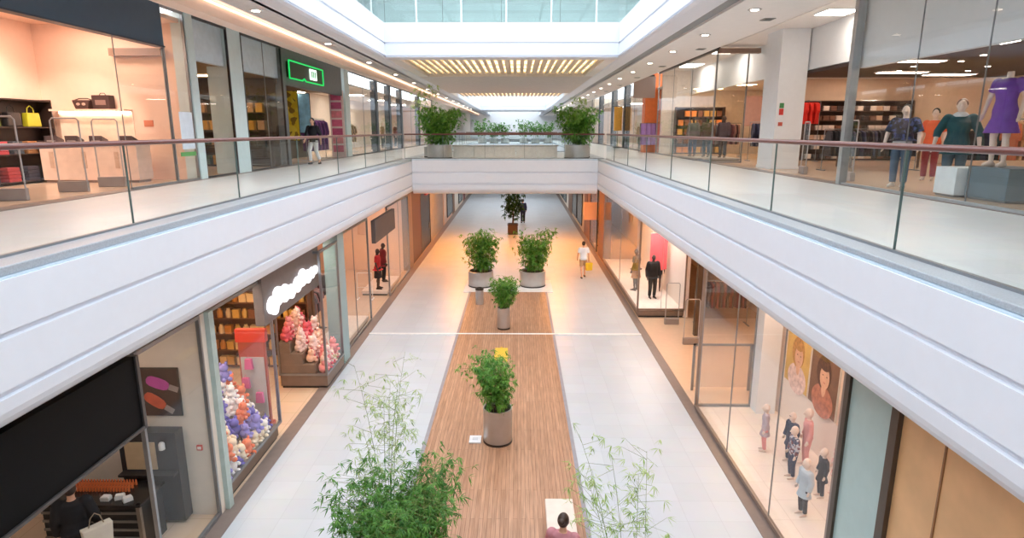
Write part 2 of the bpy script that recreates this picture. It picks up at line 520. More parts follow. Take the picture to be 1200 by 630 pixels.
# ------------------------------------------------------------------ balustrades
def balustrade(label, p0, p1, seams, z, rail=RAILW, h=1.06, along='y', group=None):
    """p0,p1 run along y (x fixed) or along x (y fixed)"""
    fixed, a0, a1 = p0
    t = thing('glass_balustrade', label, 'railing', (fixed, a0, z) if along == 'y' else (a0, fixed, z), 0, group)
    cuts = [a0] + [s for s in seams if a0 < s < a1] + [a1]
    for c0, c1 in zip(cuts, cuts[1:]):
        m = MB()
        if along == 'y': m.box(-.009, .009, c0 - a0 + .008, c1 - a0 - .008, .005, h)
        else: m.box(c0 - a0 + .008, c1 - a0 - .008, -.009, .009, .005, h)
        m.build('glass_panel', GLB, t)
        e = MB()
        if along == 'y': e.box(-.012, .012, c0 - a0 - .006, c0 - a0 + .006, .005, h)
        else: e.box(c0 - a0 - .006, c0 - a0 + .006, -.012, .012, .005, h)
        e.build('panel_joint', mat('glass_edge_green', (92, 112, 108), .3), t)
    L = a1 - a0
    r = MB()
    pts = [(0, k * L / 8, h + .03) if along == 'y' else (k * L / 8, 0, h + .03) for k in range(9)]
    r.tube(pts, .034, 12).build('handrail', rail, t, smooth=True)
    ch = MB()
    if along == 'y': ch.box(-.025, .025, 0, L, .003, .03)
    else: ch.box(0, L, -.025, .025, .003, .03)
    ch.build('base_channel', ALU, t)
    return t
balustrade('frameless glass railing with red-brown handrail along the left upper gallery', (GL, -2, YB), None, [1.7, 4.95, 8.2, 11.45, 14.7, 17.95, 21.2, 24.45], L2)
balustrade('frameless glass railing with red-brown handrail along the right upper gallery', (GR, -2, YB), None, [-.1, 3.14, 6.39, 9.62, 12.85, 16.1, 19.3, 22.5, 25.7], L2)
balustrade('glass railing across the front of the upper bridge behind two potted bamboos', (YB + .35, GL + .06, GR - .06), None, [-3.4, -1.5, .3, 2.1], L2, along='x')
balustrade('glass railing along the far side of the nearest upper bridge', (38.2, GL + .06, GR - .06), None, [-3.4, -1.5, .3, 2.1], L2, along='x')
balustrade('left gallery railing beyond the nearest bridge', (GL, 38.6, 61.5), None, [42, 45.5, 49, 52.5, 56], L2)
balustrade('right gallery railing beyond the nearest bridge', (GR, 38.6, 61.5), None, [42, 45.5, 49, 52.5, 56], L2)
balustrade('glass railing on the farther upper bridge below the row of small bamboos', (62.3, GL + .06, GR - .06), None, [-3.4, -1.5, .3, 2.1], L2, along='x')
GRY = ALU
balustrade('glass railing on the third-floor bridge at the top of the view', (Y3 + .2, FL, FR), None, [-2.7, -.6, 1.5], Z3T, rail=GRY, along='x')
balustrade('glass railing above the left white fascia on the third floor', (FL - .2, -2, Y3), None, [1, 4, 7, 10, 13, 16, 19], Z3T, rail=GRY)
balustrade('glass railing above the right white fascia on the third floor', (FR + .2, -2, Y3), None, [1, 4, 7, 10, 13, 16, 19], Z3T, rail=GRY)

# ------------------------------------------------------------------ lamps
def panel_lamp(x, y, z, sx, sy, m, label, group=None, name='ceiling_light'):
    t = thing(name, label, 'light', (x, y, z), 0, group)
    MB().box(-sx / 2 - .04, sx / 2 + .04, -sy / 2 - .04, sy / 2 + .04, -.03, 0).build('frame', WHITE, t)
    MB().box(-sx / 2, sx / 2, -sy / 2, sy / 2, -.04, -.028).build('diffuser', m, t)
    return t
dl = thing('downlight', 'round downlight in the right gallery ceiling', 'light', (5.1, 7, CZ), 0, 'downlights in the right gallery ceiling')
MB().lathe([(.09, -.012), (.14, -.016), (.15, 0), (.09, 0)], 20).build('ring', mat('ring_grey', (200, 198, 196), .4), dl, smooth=True)
MB().lathe([(.085, -.022), (.088, -.013)], 18).build('lens', emit('downlight_lens', (255, 240, 220), 12), dl)
for i in range(1, 22):
    dup(dl, (5.1, 7 + i * 3.6, CZ))
for i in range(14):
    d = dup(dl, (-5.7, 9 + i * 5.2, CZ), label='round downlight in the grey left gallery ceiling', group='downlights in the left gallery ceiling')
def spot_light(x, y, z, e, size=2.4, col=(1, .93, .85)):
    sp = bpy.data.lights.new('downlight_beam', 'SPOT'); sp.energy = e; sp.color = col; sp.spot_size = size; sp.spot_blend = .8; sp.shadow_soft_size = .09
    so = bpy.data.objects.new('downlight_beam', sp); COL.objects.link(so); so.location = (x, y, z - .03)
for i in range(22): spot_light(5.1, 7 + i * 3.6, CZ, 150, col=(1, .97, .94))
for i in range(14): spot_light(-5.7, 9 + i * 5.2, CZ, 200, col=(1, .97, .94))
# small square vents in the right ceiling
v0 = thing('ceiling_vent', 'small square grey vent in the right gallery ceiling', 'vent', (5.85, 10, CZ), 0, 'square vents in the right gallery ceiling')
MB().box(-.13, .13, -.16, .16, -.015, 0).build('frame', mat('vent_grey', (160, 162, 160), .5), v0)
sl = MB()
for k in range(4): sl.box(-.1, .1, -.12 + k * .07, -.08 + k * .07, -.022, -.012)
sl.build('grille', mat('vent_slats', (120, 124, 122), .5), v0)
for i in range(1, 10):
    dup(v0, (5.85, 10 + i * 5.4, CZ))

# ------------------------------------------------------------------ planters with bamboo
def leaf_cluster(mb, p, n, ll, lw, rnd, droop):
    a0 = rnd.random() * 2 * PI
    for k in range(n):
        a = a0 + rnd.uniform(-1.3, 1.3)
        L = ll * rnd.uniform(.6, 1.15); W = lw * rnd.uniform(.7, 1.2)
        e = rnd.uniform(-.9, .35) - droop
        d = Vector((math.cos(a) * math.cos(e), math.sin(a) * math.cos(e), math.sin(e)))
        s = d.cross(Vector((rnd.uniform(-.3, .3), rnd.uniform(-.3, .3), 1))).normalized()
        up = s.cross(d)
        b = Vector(p)
        m1 = b + d * L * .4 - up * L * .02
        tip = b + d * L + Vector((0, 0, -L * .18))
        mb.add([b, m1 + s * W, tip, m1 - s * W, m1 + up * W * .35], [(0, 1, 4), (1, 2, 4), (2, 3, 4), (3, 0, 4)])
def bamboo(t, z0, spread, stems, height, nleaf, seed, lm=LEAF, ll=.16, lw=.013, low=.2, lean=.25, width=.35, bias=(0, 0), stem_r=.008):
    rnd = random.Random(seed)
    fol = MB()
    for s in range(stems):
        a = rnd.random() * 2 * PI; q = spread * math.sqrt(rnd.random())
        base = Vector((q * math.cos(a), q * math.sin(a), z0))
        h = height * rnd.uniform(.62, 1.0)
        la = a + rnd.uniform(-.6, .6)
        off = Vector((math.cos(la) * lean * h + bias[0] * h, math.sin(la) * lean * h + bias[1] * h, 0))
        pts = []
        for k in range(7):
            u = k / 6
            pts.append(base + Vector((0, 0, h * (u - .10 * u ** 3))) + off * u ** 1.8)
        sm = MB(); sm.tube(pts, [stem_r * (1 - .7 * k / 6) for k in range(7)], 6)
        per = int(nleaf / stems)
        c = 0
        while c < per:
            u = low + (1 - low) * (rnd.random() ** .9)
            f = u * 6; i = min(5, int(f)); p = pts[i].lerp(pts[i + 1], f - i)
            ba = rnd.random() * 2 * PI
            bl = width * rnd.uniform(.25, 1.0) * (1.15 - .6 * abs(u - .55))
            q2 = p + Vector((math.cos(ba) * bl, math.sin(ba) * bl, bl * rnd.uniform(-.15, .5)))
            if rnd.random() < .5:
                sm.tube([p, q2], [.0028, .0015], 3)
            n = rnd.randint(4, 8)
            leaf_cluster(fol, q2, n, ll, lw, rnd, .1)
            c += n
        sm.build('stem', STEMM, t, smooth=True, fix=False)
    fol.build('foliage', lm, t, fix=False)
def pot_parts(t, r, h, m=STEEL, taper=1.0, rim=True):
    p = [(r * taper * .97, 0), (r * taper, .02), (r, h - .03), (r * 1.02, h - .02), (r * 1.02, h), (r * .93, h), (r * .92, h - .1)]
    t0 = t; t = MB().lathe(p, 40).build('pot', m, t, smooth=True)
    b = MB().lathe([(r * .94, .0), (r * 1.015, .0), (r * 1.015, .05), (r * .95, .05)], 40).build('base_ring', mat('dark_ring', (70, 64, 60), .4, .6), t, smooth=True)
    sm = MB(); n = 26
    sm.lathe([(r * .9, h - .12), (r * .9, h - .075), (r * .5, h - .05), (.02, h - .045)], n)
    sm.build('soil', SOIL, t, smooth=True)
D = .03
def planter(label, x, y, z, r, h, cat='plant', m=STEEL, group=None, name='potted_bamboo', **k):
    t = thing(name, label, cat, (x, y, z), 0, group)
    pot_parts(t, r, h, m)
    bamboo(t, h - .05, r * .6, **k)
    return t
planter('bushy bamboo in a tall cylindrical steel planter alone on the near wooden deck', -.43, 12.40, D, .315, .80, stems=16, height=1.5, nleaf=5200, seed=3, lm=LEAF, ll=.13, lw=.0115, low=.12, lean=.22, width=.34, bias=(-.2, 0))
planter('small bamboo in a slim steel planter on the far half of the deck', -.48, 20.30, D, .215, .76, stems=12, height=1.35, nleaf=3600, seed=5, lm=LEAF, ll=.14, lw=.015, low=.1, lean=.24, width=.3)
planter('wide round steel planter of bamboo at the left end of the deck', -1.62, 26.35, D, .55, .68, stems=20, height=2.1, nleaf=5200, seed=8, lm=LEAF, ll=.19, lw=.021, low=.08, lean=.22, width=.44)
planter('wide round steel planter of bamboo at the right end of the deck', .66, 26.40, D, .56, .68, stems=20, height=2.1, nleaf=5200, seed=9, lm=LEAF, ll=.19, lw=.021, low=.08, lean=.3, width=.44)
planter('big dense bamboo in the left foreground reaching up from below', -1.62, 7.1, 0, .34, .8, stems=30, height=1.85, nleaf=13000, seed=12, lm=LEAFD, ll=.13, lw=.009, low=.2, lean=.3, width=.5, bias=(.0, .08))
t = planter('tall sparse pale bamboo rising behind the dense foreground bamboo', -1.95, 8.3, 0, .26, .6, stems=7, height=3.3, nleaf=1700, seed=15, lm=LEAFP, ll=.12, lw=.0055, low=.3, lean=.1, width=.42, bias=(0, .02), stem_r=.005)
planter('sparse pale bamboo in the right foreground beside the deck edge', 1.32, 6.05, 0, .26, .7, stems=6, height=2.9, nleaf=1400, seed=17, lm=LEAFP, ll=.12, lw=.0055, low=.3, lean=.1, width=.4, bias=(-.06, .2), stem_r=.005)
planter('round steel planter with a full bamboo at the left end of the upper bridge', -3.62, 28.95, L2, .56, .62, stems=16, height=2.0, nleaf=5600, seed=21, lm=LEAF, ll=.22, lw=.024, low=.06, lean=.3, width=.5)
planter('round steel planter with a full bamboo at the right end of the upper bridge', 2.72, 28.95, L2, .56, .62, stems=16, height=2.0, nleaf=5600, seed=22, lm=LEAF, ll=.22, lw=.024, low=.06, lean=.3, width=.5)
planter('tall thin bamboo rising above the left bridge planter', -4.25, 29.9, L2, .24, .5, stems=5, height=3.4, nleaf=500, seed=23, lm=LEAFP, ll=.26, lw=.02, low=.4, lean=.1, width=.45)
planter('thin bamboo sprays behind the right bridge planter', 3.2, 29.9, L2, .24, .5, stems=5, height=3.0, nleaf=450, seed=24, lm=LEAFP, ll=.26, lw=.02, low=.4, lean=.1, width=.45)
for i, (x, h) in enumerate(((-3.6, 2.1), (-2.4, 1.7), (-1.3, 1.9), (.6, 2.2), (1.75, 1.9), (3.0, 2.0))):
    planter('small potted bamboo on the farther upper bridge, number %s from the left end' % ('first', 'second', 'third', 'fourth', 'fifth', 'last')[i] if False else
            ('small potted bamboo on the farther upper bridge, ' + ('leftmost of six', 'second from left', 'third from left', 'third from right', 'second from right', 'rightmost of six')[i]),
            x * 1.0, 63.2, L2, .42, .5, group='bamboos on the farther upper bridge', stems=9, height=h, nleaf=700, seed=40 + i, lm=LEAFD, ll=.3, lw=.04, lean=.3, width=.5)
# dark tree in a square box under the bridge
t = thing('potted_tree', 'dark bushy tree in a square brown box under the bridge', 'plant', (-.33, 40.4, 0))
MB().box(-.33, .33, -.33, .33, 0, .62).box(-.36, .36, -.36, .36, .62, .68).build('box_pot', mat('dark_brown_box', (62, 44, 36), .5), t, bevel=.01)
MB().box(-.3, .3, -.3, .3, .68, .70).build('soil', SOIL, t)
MB().tube([(0, 0, .6), (.03, .02, 1.1), (0, 0, 1.7)], [.06, .05, .03], 8).build('trunk', mat('bark', (86, 60, 42), .8), t, smooth=True)
rnd = random.Random(77); fo = MB()
for k in range(260):
    v = Vector((rnd.gauss(0, .28), rnd.gauss(0, .28), rnd.gauss(2.0, .5)))
    if v.z < 1.05: v.z = 1.05 + rnd.random() * .4
    leaf_cluster(fo, v, 5, .26, .05, rnd, .2)
fo.build('foliage', leaf_mat('tree_leaf', (26, 60, 26), (58, 96, 44)), t, fix=False)

# ------------------------------------------------------------------ things on the concourse
t = thing('waste_bin', 'slim round steel bin left of the small far-deck planter', 'bin', (-1.5, 23.35, D))
MB().lathe([(.15, 0), (.155, .02), (.155, .6), (.15, .62), (.12, .62), (.11, .5)], 28).build('body', STEEL, t, smooth=True)
MB().lathe([(.16, .58), (.165, .6), (.165, .64), (.13, .66), (.1, .655), (.09, .62)], 28).build('rim', mat('dark_steel_rim', (66, 62, 60), .3, .8), t, smooth=True)
t = thing('floor_box', 'white square floor box on the deck beside the near planter', 'floor box', (-.93, 12.42, D))
MB().box(-.13, .13, -.16, .16, 0, .03).build('plate', mat('floor_box_white', (236, 236, 238), .4), t, bevel=.006)
MB().box(-.06, .06, -.05, .05, .03, .038).build('lid', mat('floor_box_lid', (214, 216, 220), .4), t)
o = thing('floor_sign', 'yellow folding floor sign lying behind the near planter', 'sign', (-.5, 17.7, D))
MB().prism([(-.55, .0), (.55, .0), (.5, .05), (-.5, .03)], 'x', -.2, .2).build('board', mat('yellow_sign', (236, 186, 64), .4), o, bevel=.01)
MB().box(-.03, .03, .5, .58, .02, .06).build('handle', mat('yellow_handle', (210, 160, 50), .4), o)
t = thing('bench', 'pale slab bench at the bottom edge near the right deck border', 'bench', (.72, 8.05, D))
MB().box(-.24, .24, -1.6, 1.5, .36, .44).build('seat', mat('pale_bench', (222, 204, 190), .5, var=.05), t, bevel=.015)
MB().box(-.2, .2, 1.15, 1.4, 0, .36).build('leg', mat('bench_leg', (190, 176, 166), .5), t)
MB().box(-.2, .2, -1.5, -1.25, 0, .36).build('leg', mat('bench_leg', (190, 176, 166), .5), t)

# low wall with stone panels on the bridge
t = thing('low_wall', 'low pale panelled wall on the upper bridge between the two bamboo planters', 'low wall', (-.6, 30.2, L2))
m = MB()
for k in range(5): m.box(-2.5 + k * 1.0, -1.52 + k * 1.0, -.2, .2, 0, .52)
m.build('panels', mat('pale_stone', (232, 230, 228), .5), t)
MB().box(-2.55, 2.55, -.24, .24, .52, .57).build('cap', mat('cap_grey', (188, 184, 182), .4), t)

# ------------------------------------------------------------------ people and mannequins
BODY = {}
def human(name, label, cat, loc, rz, h=1.72, skin=SKIN, arms=None, legs=None, drop=0, head=True, clothes=(), group=None, headk=1.0, person=True, vox=.011):
    """faces local +y; arms and legs are ((joint), (joint), (end)) per side in metres for a 1.72 m body"""
    t = thing(name, label, cat, loc, rz, group)
    s = h / 1.72
    arms = arms or [((.235, -.02, 1.13), (.25, .06, .87)), ((-.235, -.02, 1.13), (-.25, .06, .87))]
    legs = legs or [((.095, .02, .49), (.095, -.02, .085), (.11, .15, .03)), ((-.095, .02, .49), (-.095, -.02, .085), (-.11, .15, .03))]
    def S(p): return (p[0] * s, p[1] * s, (p[2] - drop) * s)
    def key(a): return repr(a)
    torso = [(0, 0, .80, .10, .075), (0, -.01, .86, .165, .105), (0, -.015, .94, .172, .115), (0, 0, 1.02, .15, .10), (0, .005, 1.10, .135, .092), (0, .01, 1.20, .152, .105), (0, .01, 1.31, .172, .112), (0, 0, 1.40, .165, .09), (0, -.005, 1.45, .085, .065)]
    def rings(inf, z0, z1, flare=0):
        R_ = [r for r in torso if z0 - .001 <= r[2] <= z1 + .001]
        out = []
        for r in R_:
            out.append((r[0] * s, r[1] * s, (r[2] - drop) * s, (r[3] + inf) * s, (r[4] + inf) * s))
        return out
    mb = MB()
    mb.loft(rings(0, .8, 1.5))
    mb.tube([S((0, -.01, 1.40)), S((0, .0, 1.56))], [.056 * s, .05 * s], 12)
    hk = headk
    hc = (0, .02, 1.50 + .115 * hk)
    if head:
        mb.ell(S(hc), (.074 * s * hk, .092 * s * hk, .115 * s * hk))
        mb.ell(S((0, .045 * hk, hc[2] - .05 * hk)), (.052 * s * hk, .058 * s * hk, .065 * s * hk))
        mb.cone(S((0, .105 * hk, hc[2] + .01)), .012 * s * hk, S((0, .122 * hk, hc[2] - .022 * hk)), .016 * s * hk, 8)
        for q in (-1, 1): mb.ell(S((q * .074 * hk, .01, hc[2] - .005)), (.014 * s * hk, .022 * s * hk, .032 * s * hk))
    for side, (el, wr) in zip((1, -1), arms):
        sh = (side * .178, 0, 1.385)
        mb.cone(S(sh), .058 * s, S(el), .042 * s); mb.cone(S(el), .042 * s, S(wr), .029 * s)
        E_ = Vector(el); W_ = Vector(wr); d = (W_ - E_).normalized()
        u = d.cross(Vector((side, 0, 0))).normalized()    # across the palm
        if u.length < .1: u = Vector((0, 1, 0))
        nrm = d.cross(u).normalized() * -side
        pc = W_ + d * .055
        mb.cone(S(W_), .028 * s, S(pc - u * .018), .024 * s, 8); mb.cone(S(W_), .026 * s, S(pc + u * .018), .024 * s, 8)
        for i, (o_, L_) in enumerate(((-.033, .066), (-.011, .078), (.011, .073), (.033, .056))):
            b = pc + u * o_ + d * .012; k = b + d * L_ * .55; e = k + (d * .8 + nrm * .55) * L_ * .5
            mb.cone(S(b), .0108 * s, S(k), .0102 * s, 6); mb.cone(S(k), .0102 * s, S(e), .009 * s, 6)
        tb = W_ + d * .025 - u * .026; tk = tb - u * .03 + d * .026 + nrm * .012; te = tk + d * .032 + nrm * .01
        mb.cone(S(tb), .014 * s, S(tk), .012 * s, 6); mb.cone(S(tk), .012 * s, S(te), .010 * s, 6)
    for side, (kn, an, to) in zip((1, -1), legs):
        hp = (side * .092, -.005, .87)
        mb.cone(S(hp), .088 * s, S(kn), .056 * s); mb.cone(S(kn), .054 * s, S(an), .036 * s)
        K_ = Vector(kn); A_ = Vector(an)
        calf = K_.lerp(A_, .3) + Vector((0, -.018, 0)); mb.ell(S(calf), (.05 * s, .052 * s, .1 * s))
        T_ = Vector(to); heel = A_ + (A_ - T_) * .25; heel.z = to[2] + .005
        mb.cone(S(an), .036 * s, S(heel), .032 * s, 8); mb.cone(S(heel), .032 * s, S(to), .028 * s, 8); mb.cone(S(an), .035 * s, S(to), .028 * s, 8)
    body = voxel(mb, 'body', skin, t, vox * max(.75, s), 1)
    if head and person:
        for q in (-1, 1):
            MB().ell(S((q * .028 * hk, .098 * hk, hc[2] + .012)), (.011 * s, .008 * s, .007 * s), 8, 6).build('eye', mat('eye_dark', (46, 34, 30), .2), t, smooth=True)
        MB().ell(S((0, .1 * hk, hc[2] - .056 * hk)), (.022 * s, .008 * s, .006 * s), 8, 6).build('mouth', mat('lips', (178, 102, 92), .4), t, smooth=True)
    for c in clothes:
        kind = c[0]; m = c[1]; g = MB()
        if kind in ('shirt', 'dress', 'jacket', 'tunic'):
            hem = c[3]; sl = c[2]; inf = .02 if kind != 'jacket' else .034
            R_ = rings(inf, max(hem, .80), 1.42)
            if hem < R_[0][2] / s + drop - .01:
                fl = c[4] if len(c) > 4 else .1
                low = []
                for k in range(6):
                    u = k / 5; z = hem + (R_[0][2] / s + drop - hem) * u - .001
                    low.append((0, 0, (z - drop) * s, (.19 + fl * (1 - u)) * s, (.135 + fl * (1 - u)) * s))
                R_ = low[:-1] + [(r[0], r[1], r[2], max(r[3], .185 * s) if r[2] < (.96 - drop) * s else r[3], max(r[4], .13 * s) if r[2] < (.96 - drop) * s else r[4]) for r in R_]
            g.loft(R_ + [(0, -.005 * s, (1.455 - drop) * s, .08 * s, .066 * s)], 24)
            for side, (el, wr) in zip((1, -1), arms):
                sh = Vector((side * .17, 0, 1.385)); E_ = Vector(el); W_ = Vector(wr)
                ex = inf + .002
                if sl <= 1:
                    g.tube([S(sh), S(sh.lerp(E_, max(.2, sl)))], [(.062 + ex) * s, (.05 + ex) * s], 12); g.ell(S(sh), (.06 + ex) * s, 12, 8)
                else:
                    e2 = E_.lerp(W_, sl - 1)
                    g.tube([S(sh), S(E_), S(e2)], [(.062 + ex) * s, (.045 + ex) * s, (.034 + ex) * s], 12); g.ell(S(sh), (.06 + ex) * s, 12, 8); g.ell(S(E_), (.045 + ex) * s, 12, 8)
            voxel(g, kind if kind != 'tunic' else 'tunic', m, t, .012 * max(.8, s), 1)
        elif kind in ('trousers', 'shorts'):
            ln = c[2]
            g.loft(rings(.014, .80, 1.02), 24)
            for side, (kn, an, to) in zip((1, -1), legs):
                hp = Vector((side * .092, -.005, .87)); K_ = Vector(kn); A_ = Vector(an)
                g.ell(S(hp), .1 * s, 12, 8)
                if ln <= 1:
                    g.tube([S(hp), S(hp.lerp(K_, ln))], [.104 * s, (.104 - .026 * ln) * s], 14)
                else:
                    e2 = K_.lerp(A_, ln - 1)
                    g.tube([S(hp), S(K_), S(e2)], [.104 * s, .076 * s, .062 * s], 14); g.ell(S(K_), .076 * s, 12, 8)
            voxel(g, kind, m, t, .012 * max(.8, s), 1)
        elif kind == 'skirt':
            hem = c[2]; fl = c[3]
            g.loft([(0, -.005, (hem - drop) * s, (.19 + fl) * s, (.14 + fl) * s), (0, -.005, (.88 - drop) * s, .19 * s, .135 * s), (0, 0, (1.03 - drop) * s, .165 * s, .115 * s)], 24)
            g.build('skirt', m, t, smooth=True)
        elif kind == 'shoes':
            for side, (kn, an, to) in zip((1, -1), legs):
                g = MB(); A_ = Vector(an); T_ = Vector(to); heel = A_ + (A_ - T_) * .28; heel.z = to[2] + .008
                g.cone(S(heel), .04 * s, S(to), .036 * s, 10); g.cone(S((A_.x, A_.y, heel.z + .02)), .046 * s, S(to), .034 * s, 10)
                voxel(g, 'shoe', m, t, .011, 1)
        elif kind == 'hair':
            z = hc[2]; k = hk
            g.ell(S((0, -.005, z + .022 * k)), (.086 * s * k, .098 * s * k, .112 * s * k))
            if len(c) > 2 and c[2] == 'long':
                g.ell(S((0, -.06 * k, z - .08 * k)), (.082 * s * k, .05 * s * k, .15 * s * k))
            if len(c) > 2 and c[2] == 'bun':
                g.ell(S((0, -.1 * k, z + .05 * k)), (.05 * s, .045 * s, .045 * s))
            o = voxel(g, 'hair', m, t, .011, 0)
            # clear the face
            bm = bmesh.new(); bm.from_mesh(o.data)
            dele = [v for v in bm.verts if v.co.y > .062 * s * k and v.co.z < S((0, 0, z + .06 * k))[2]]
            bmesh.ops.delete(bm, geom=dele, context='VERTS'); bm.to_mesh(o.data); bm.free()
            so = o.modifiers.new('solid', 'SOLIDIFY'); so.thickness = .008
        elif kind == 'cap':
            z = hc[2]
            g.ell(S((0, 0, z + .04)), (.084 * s, .098 * s, .085 * s)); g.ell(S((0, .11, z + .035)), (.06 * s, .06 * s, .012 * s))
            voxel(g, 'cap', m, t, .011, 0)
        elif kind == 'scarf':
            g.lathe([(.06 * s, (1.43 - drop) * s), (.115 * s, (1.41 - drop) * s), (.11 * s, (1.46 - drop) * s), (.062 * s, (1.50 - drop) * s)], 18)
            g.build('collar', m, t, smooth=True)
    return t
def stand_rod(t, h, m=ALU):
    MB().lathe([(.14, 0), (.14, .012), (.02, .02), (.012, .03), (.012, h)], 18).build('stand', m, t, smooth=True)
W_TEE = mat('white_cotton', (236, 236, 238), .8)
# 1 walker on the concourse, seen from behind, carrying a yellow bag
human('person', 'person in white T-shirt and tan shorts walking away carrying a yellow bag', 'person', (3.05, 28.0, 0), math.radians(6), 1.70,
      arms=[((.25, -.05, 1.12), (.27, .02, .84)), ((-.24, .02, 1.13), (-.25, .14, .90))],
      legs=[((.1, .14, .52), (.1, .10, .10), (.11, .27, .04)), ((-.095, -.02, .49), (-.1, -.22, .15), (-.11, -.10, .03))],
      clothes=[('shirt', W_TEE, .75, .86), ('shorts', mat('tan_cotton', (196, 160, 122), .8), .85), ('shoes', mat('dark_shoe', (50, 46, 44), .6)), ('hair', HAIRB)])
b = thing('shopping_bag', 'yellow shopping bag in the hand of the walker in white', 'bag', (3.32, 28.02, .34), .3)
MB().prism([(-.15, 0), (.15, 0), (.17, .36), (-.17, .36)], 'y', -.06, .06).build('bag_body', mat('yellow_bag', (240, 196, 44), .5), b, bevel=.01)
MB().tube([(-.08, 0, .35), (-.05, 0, .44), (.0, 0, .47), (.05, 0, .44), (.08, 0, .35)], .007, 6).build('handle', mat('yellow_cord', (200, 150, 30), .5), b, smooth=True)
# 2 seated person at the bottom edge
human('person', 'brown-haired person in a pink top seated on the pale bench', 'person', (.66, 7.78, .485), math.radians(-20), 1.70, drop=.83,
      arms=[((.25, .08, 1.14), (.16, .28, 1.0)), ((-.25, .08, 1.14), (-.16, .28, 1.0))],
      legs=[((.1, .42, .93), (.1, .44, .5), (.11, .58, .45)), ((-.1, .42, .93), (-.1, .44, .5), (-.11, .58, .45))],
      clothes=[('shirt', mat('pink_knit', (190, 126, 132), .8), 1.9, .86), ('trousers', mat('grey_denim', (84, 84, 96), .8), 1.95), ('shoes', mat('dark_shoe', (50, 46, 44), .6)), ('hair', HAIRB, 'bun')])
# 3 walker on the left gallery
human('person', 'person in black top and white trousers walking on the left upper gallery', 'person', (-7.75, 23.7, L2), math.radians(170), 1.70,
      arms=[((.24, .06, 1.13), (.24, .2, .92)), ((-.24, -.1, 1.13), (-.25, -.1, .87))],
      legs=[((.1, .16, .52), (.1, .10, .10), (.11, .26, .04)), ((-.095, 0, .49), (-.1, -.22, .16), (-.11, -.10, .03))],
      clothes=[('shirt', mat('black_cotton', (28, 26, 32), .8), 1.5, .84), ('trousers', mat('white_trouser', (230, 228, 226), .8), 1.9), ('shoes', mat('dark_shoe', (50, 46, 44), .6)), ('hair', mat('black_hair', (26, 20, 20), .5), 'long')])
# 4 shopper in the dark shop bottom left
human('person', 'shopper in dark clothes and blue cap inside the dark shop', 'person', (-6.55, 8.0, 0), math.radians(25), 1.68,
      arms=[((.25, .02, 1.13), (.24, .16, .95)), ((-.24, 0, 1.12), (-.25, .08, .86))],
      clothes=[('jacket', mat('black_coat', (22, 22, 28), .8), 1.9, .62, .04), ('trousers', mat('black_trouser', (24, 24, 28), .8), 1.95), ('shoes', mat('black_shoe', (20, 20, 20), .5)), ('hair', HAIRB), ('cap', mat('navy_cap', (36, 48, 84), .7))])
b = thing('shopping_bag', 'off-white shoulder bag held by the shopper in the dark shop', 'bag', (-6.26, 8.02, .62), .9)
MB().prism([(-.17, 0), (.17, 0), (.2, .36), (-.2, .36)], 'y', -.07, .07).build('bag_body', mat('offwhite_bag', (214, 204, 188), .7), b, bevel=.015)
MB().tube([(-.1, 0, .35), (-.06, 0, .5), (0, 0, .56), (.06, 0, .5), (.1, 0, .35)], .008, 6).build('handle', mat('bag_strap', (150, 132, 110), .6), b, smooth=True)
# 5 far away by the boxed tree
human('person', 'distant person in dark blue beside the boxed tree under the bridge', 'person', (.38, 45.5, 0), .2, 1.75,
      clothes=[('shirt', mat('navy_top', (40, 52, 88), .8), 1.9, .82), ('trousers', mat('navy_trouser', (38, 42, 60), .8), 1.95), ('hair', HAIRB), ('shoes', mat('black_shoe', (20, 20, 20), .5))], vox=.014)

# ------------------------------------------------------------------ shop building helpers
wn = [2]
def window(x, y0, y1, z0, z1, seams=(), frame=ALU, gl=GLS, post=.05, across=False, top=True):
    """a shop-front window: panes (one per bay) and a frame; across=True runs along x at fixed y"""
    wn[0] += 1
    w = struct(bpy.data.objects.new('window_%d' % wn[0], None)); COL.objects.link(w)
    w.location = (x, y0, z0) if not across else (y0, x, z0)
    cuts = [0] + [c - y0 for c in seams] + [y1 - y0]
    H_ = z1 - z0
    for a, b in zip(cuts, cuts[1:]):
        m = MB()
        (m.box(-.008, .008, a + .006, b - .006, .06, H_ - .06) if not across else m.box(a + .006, b - .006, -.008, .008, .06, H_ - .06))
        m.build('pane', gl, w)
    f = MB()
    L = y1 - y0
    def seg(a, b, c, d, q):
        (f.box(-q, q, a, b, c, d) if not across else f.box(a, b, -q, q, c, d))
    seg(0, L, 0, .06, .03)
    if top: seg(0, L, H_ - .06, H_, .03)
    seg(-post / 2, post / 2, 0, H_, post * .6); seg(L - post / 2, L + post / 2, 0, H_, post * .6)
    f.build('frame', frame, w)
    for c in cuts[1:-1]:
        q = MB(); (q.box(-.012, .012, c - .005, c + .005, .06, H_ - .06) if not across else q.box(c - .005, c + .005, -.012, .012, .06, H_ - .06))
        q.build('joint', ALU, w)
    return w
def wall(side, x0, x1, y0, y1, z0, z1, m):
    return sbox('wall_' + side, x0, x1, y0, y1, z0, z1, m)
def garment_mesh(m, L=.72, w=.42, d=.07, seed=0):
    rnd = random.Random(seed)
    g = MB()
    poly = [(-w * .5, 0), (w * .5, 0), (w * .46, L * .55), (w * .62, L * .5), (w * .66, L * .62), (w * .48, L * .93), (w * .12, L), (-w * .12, L), (-w * .48, L * .93), (-w * .66, L * .62), (-w * .62, L * .5), (-w * .46, L * .55)]
    g.prism(poly, 'y', -d / 2, d / 2)
    return g
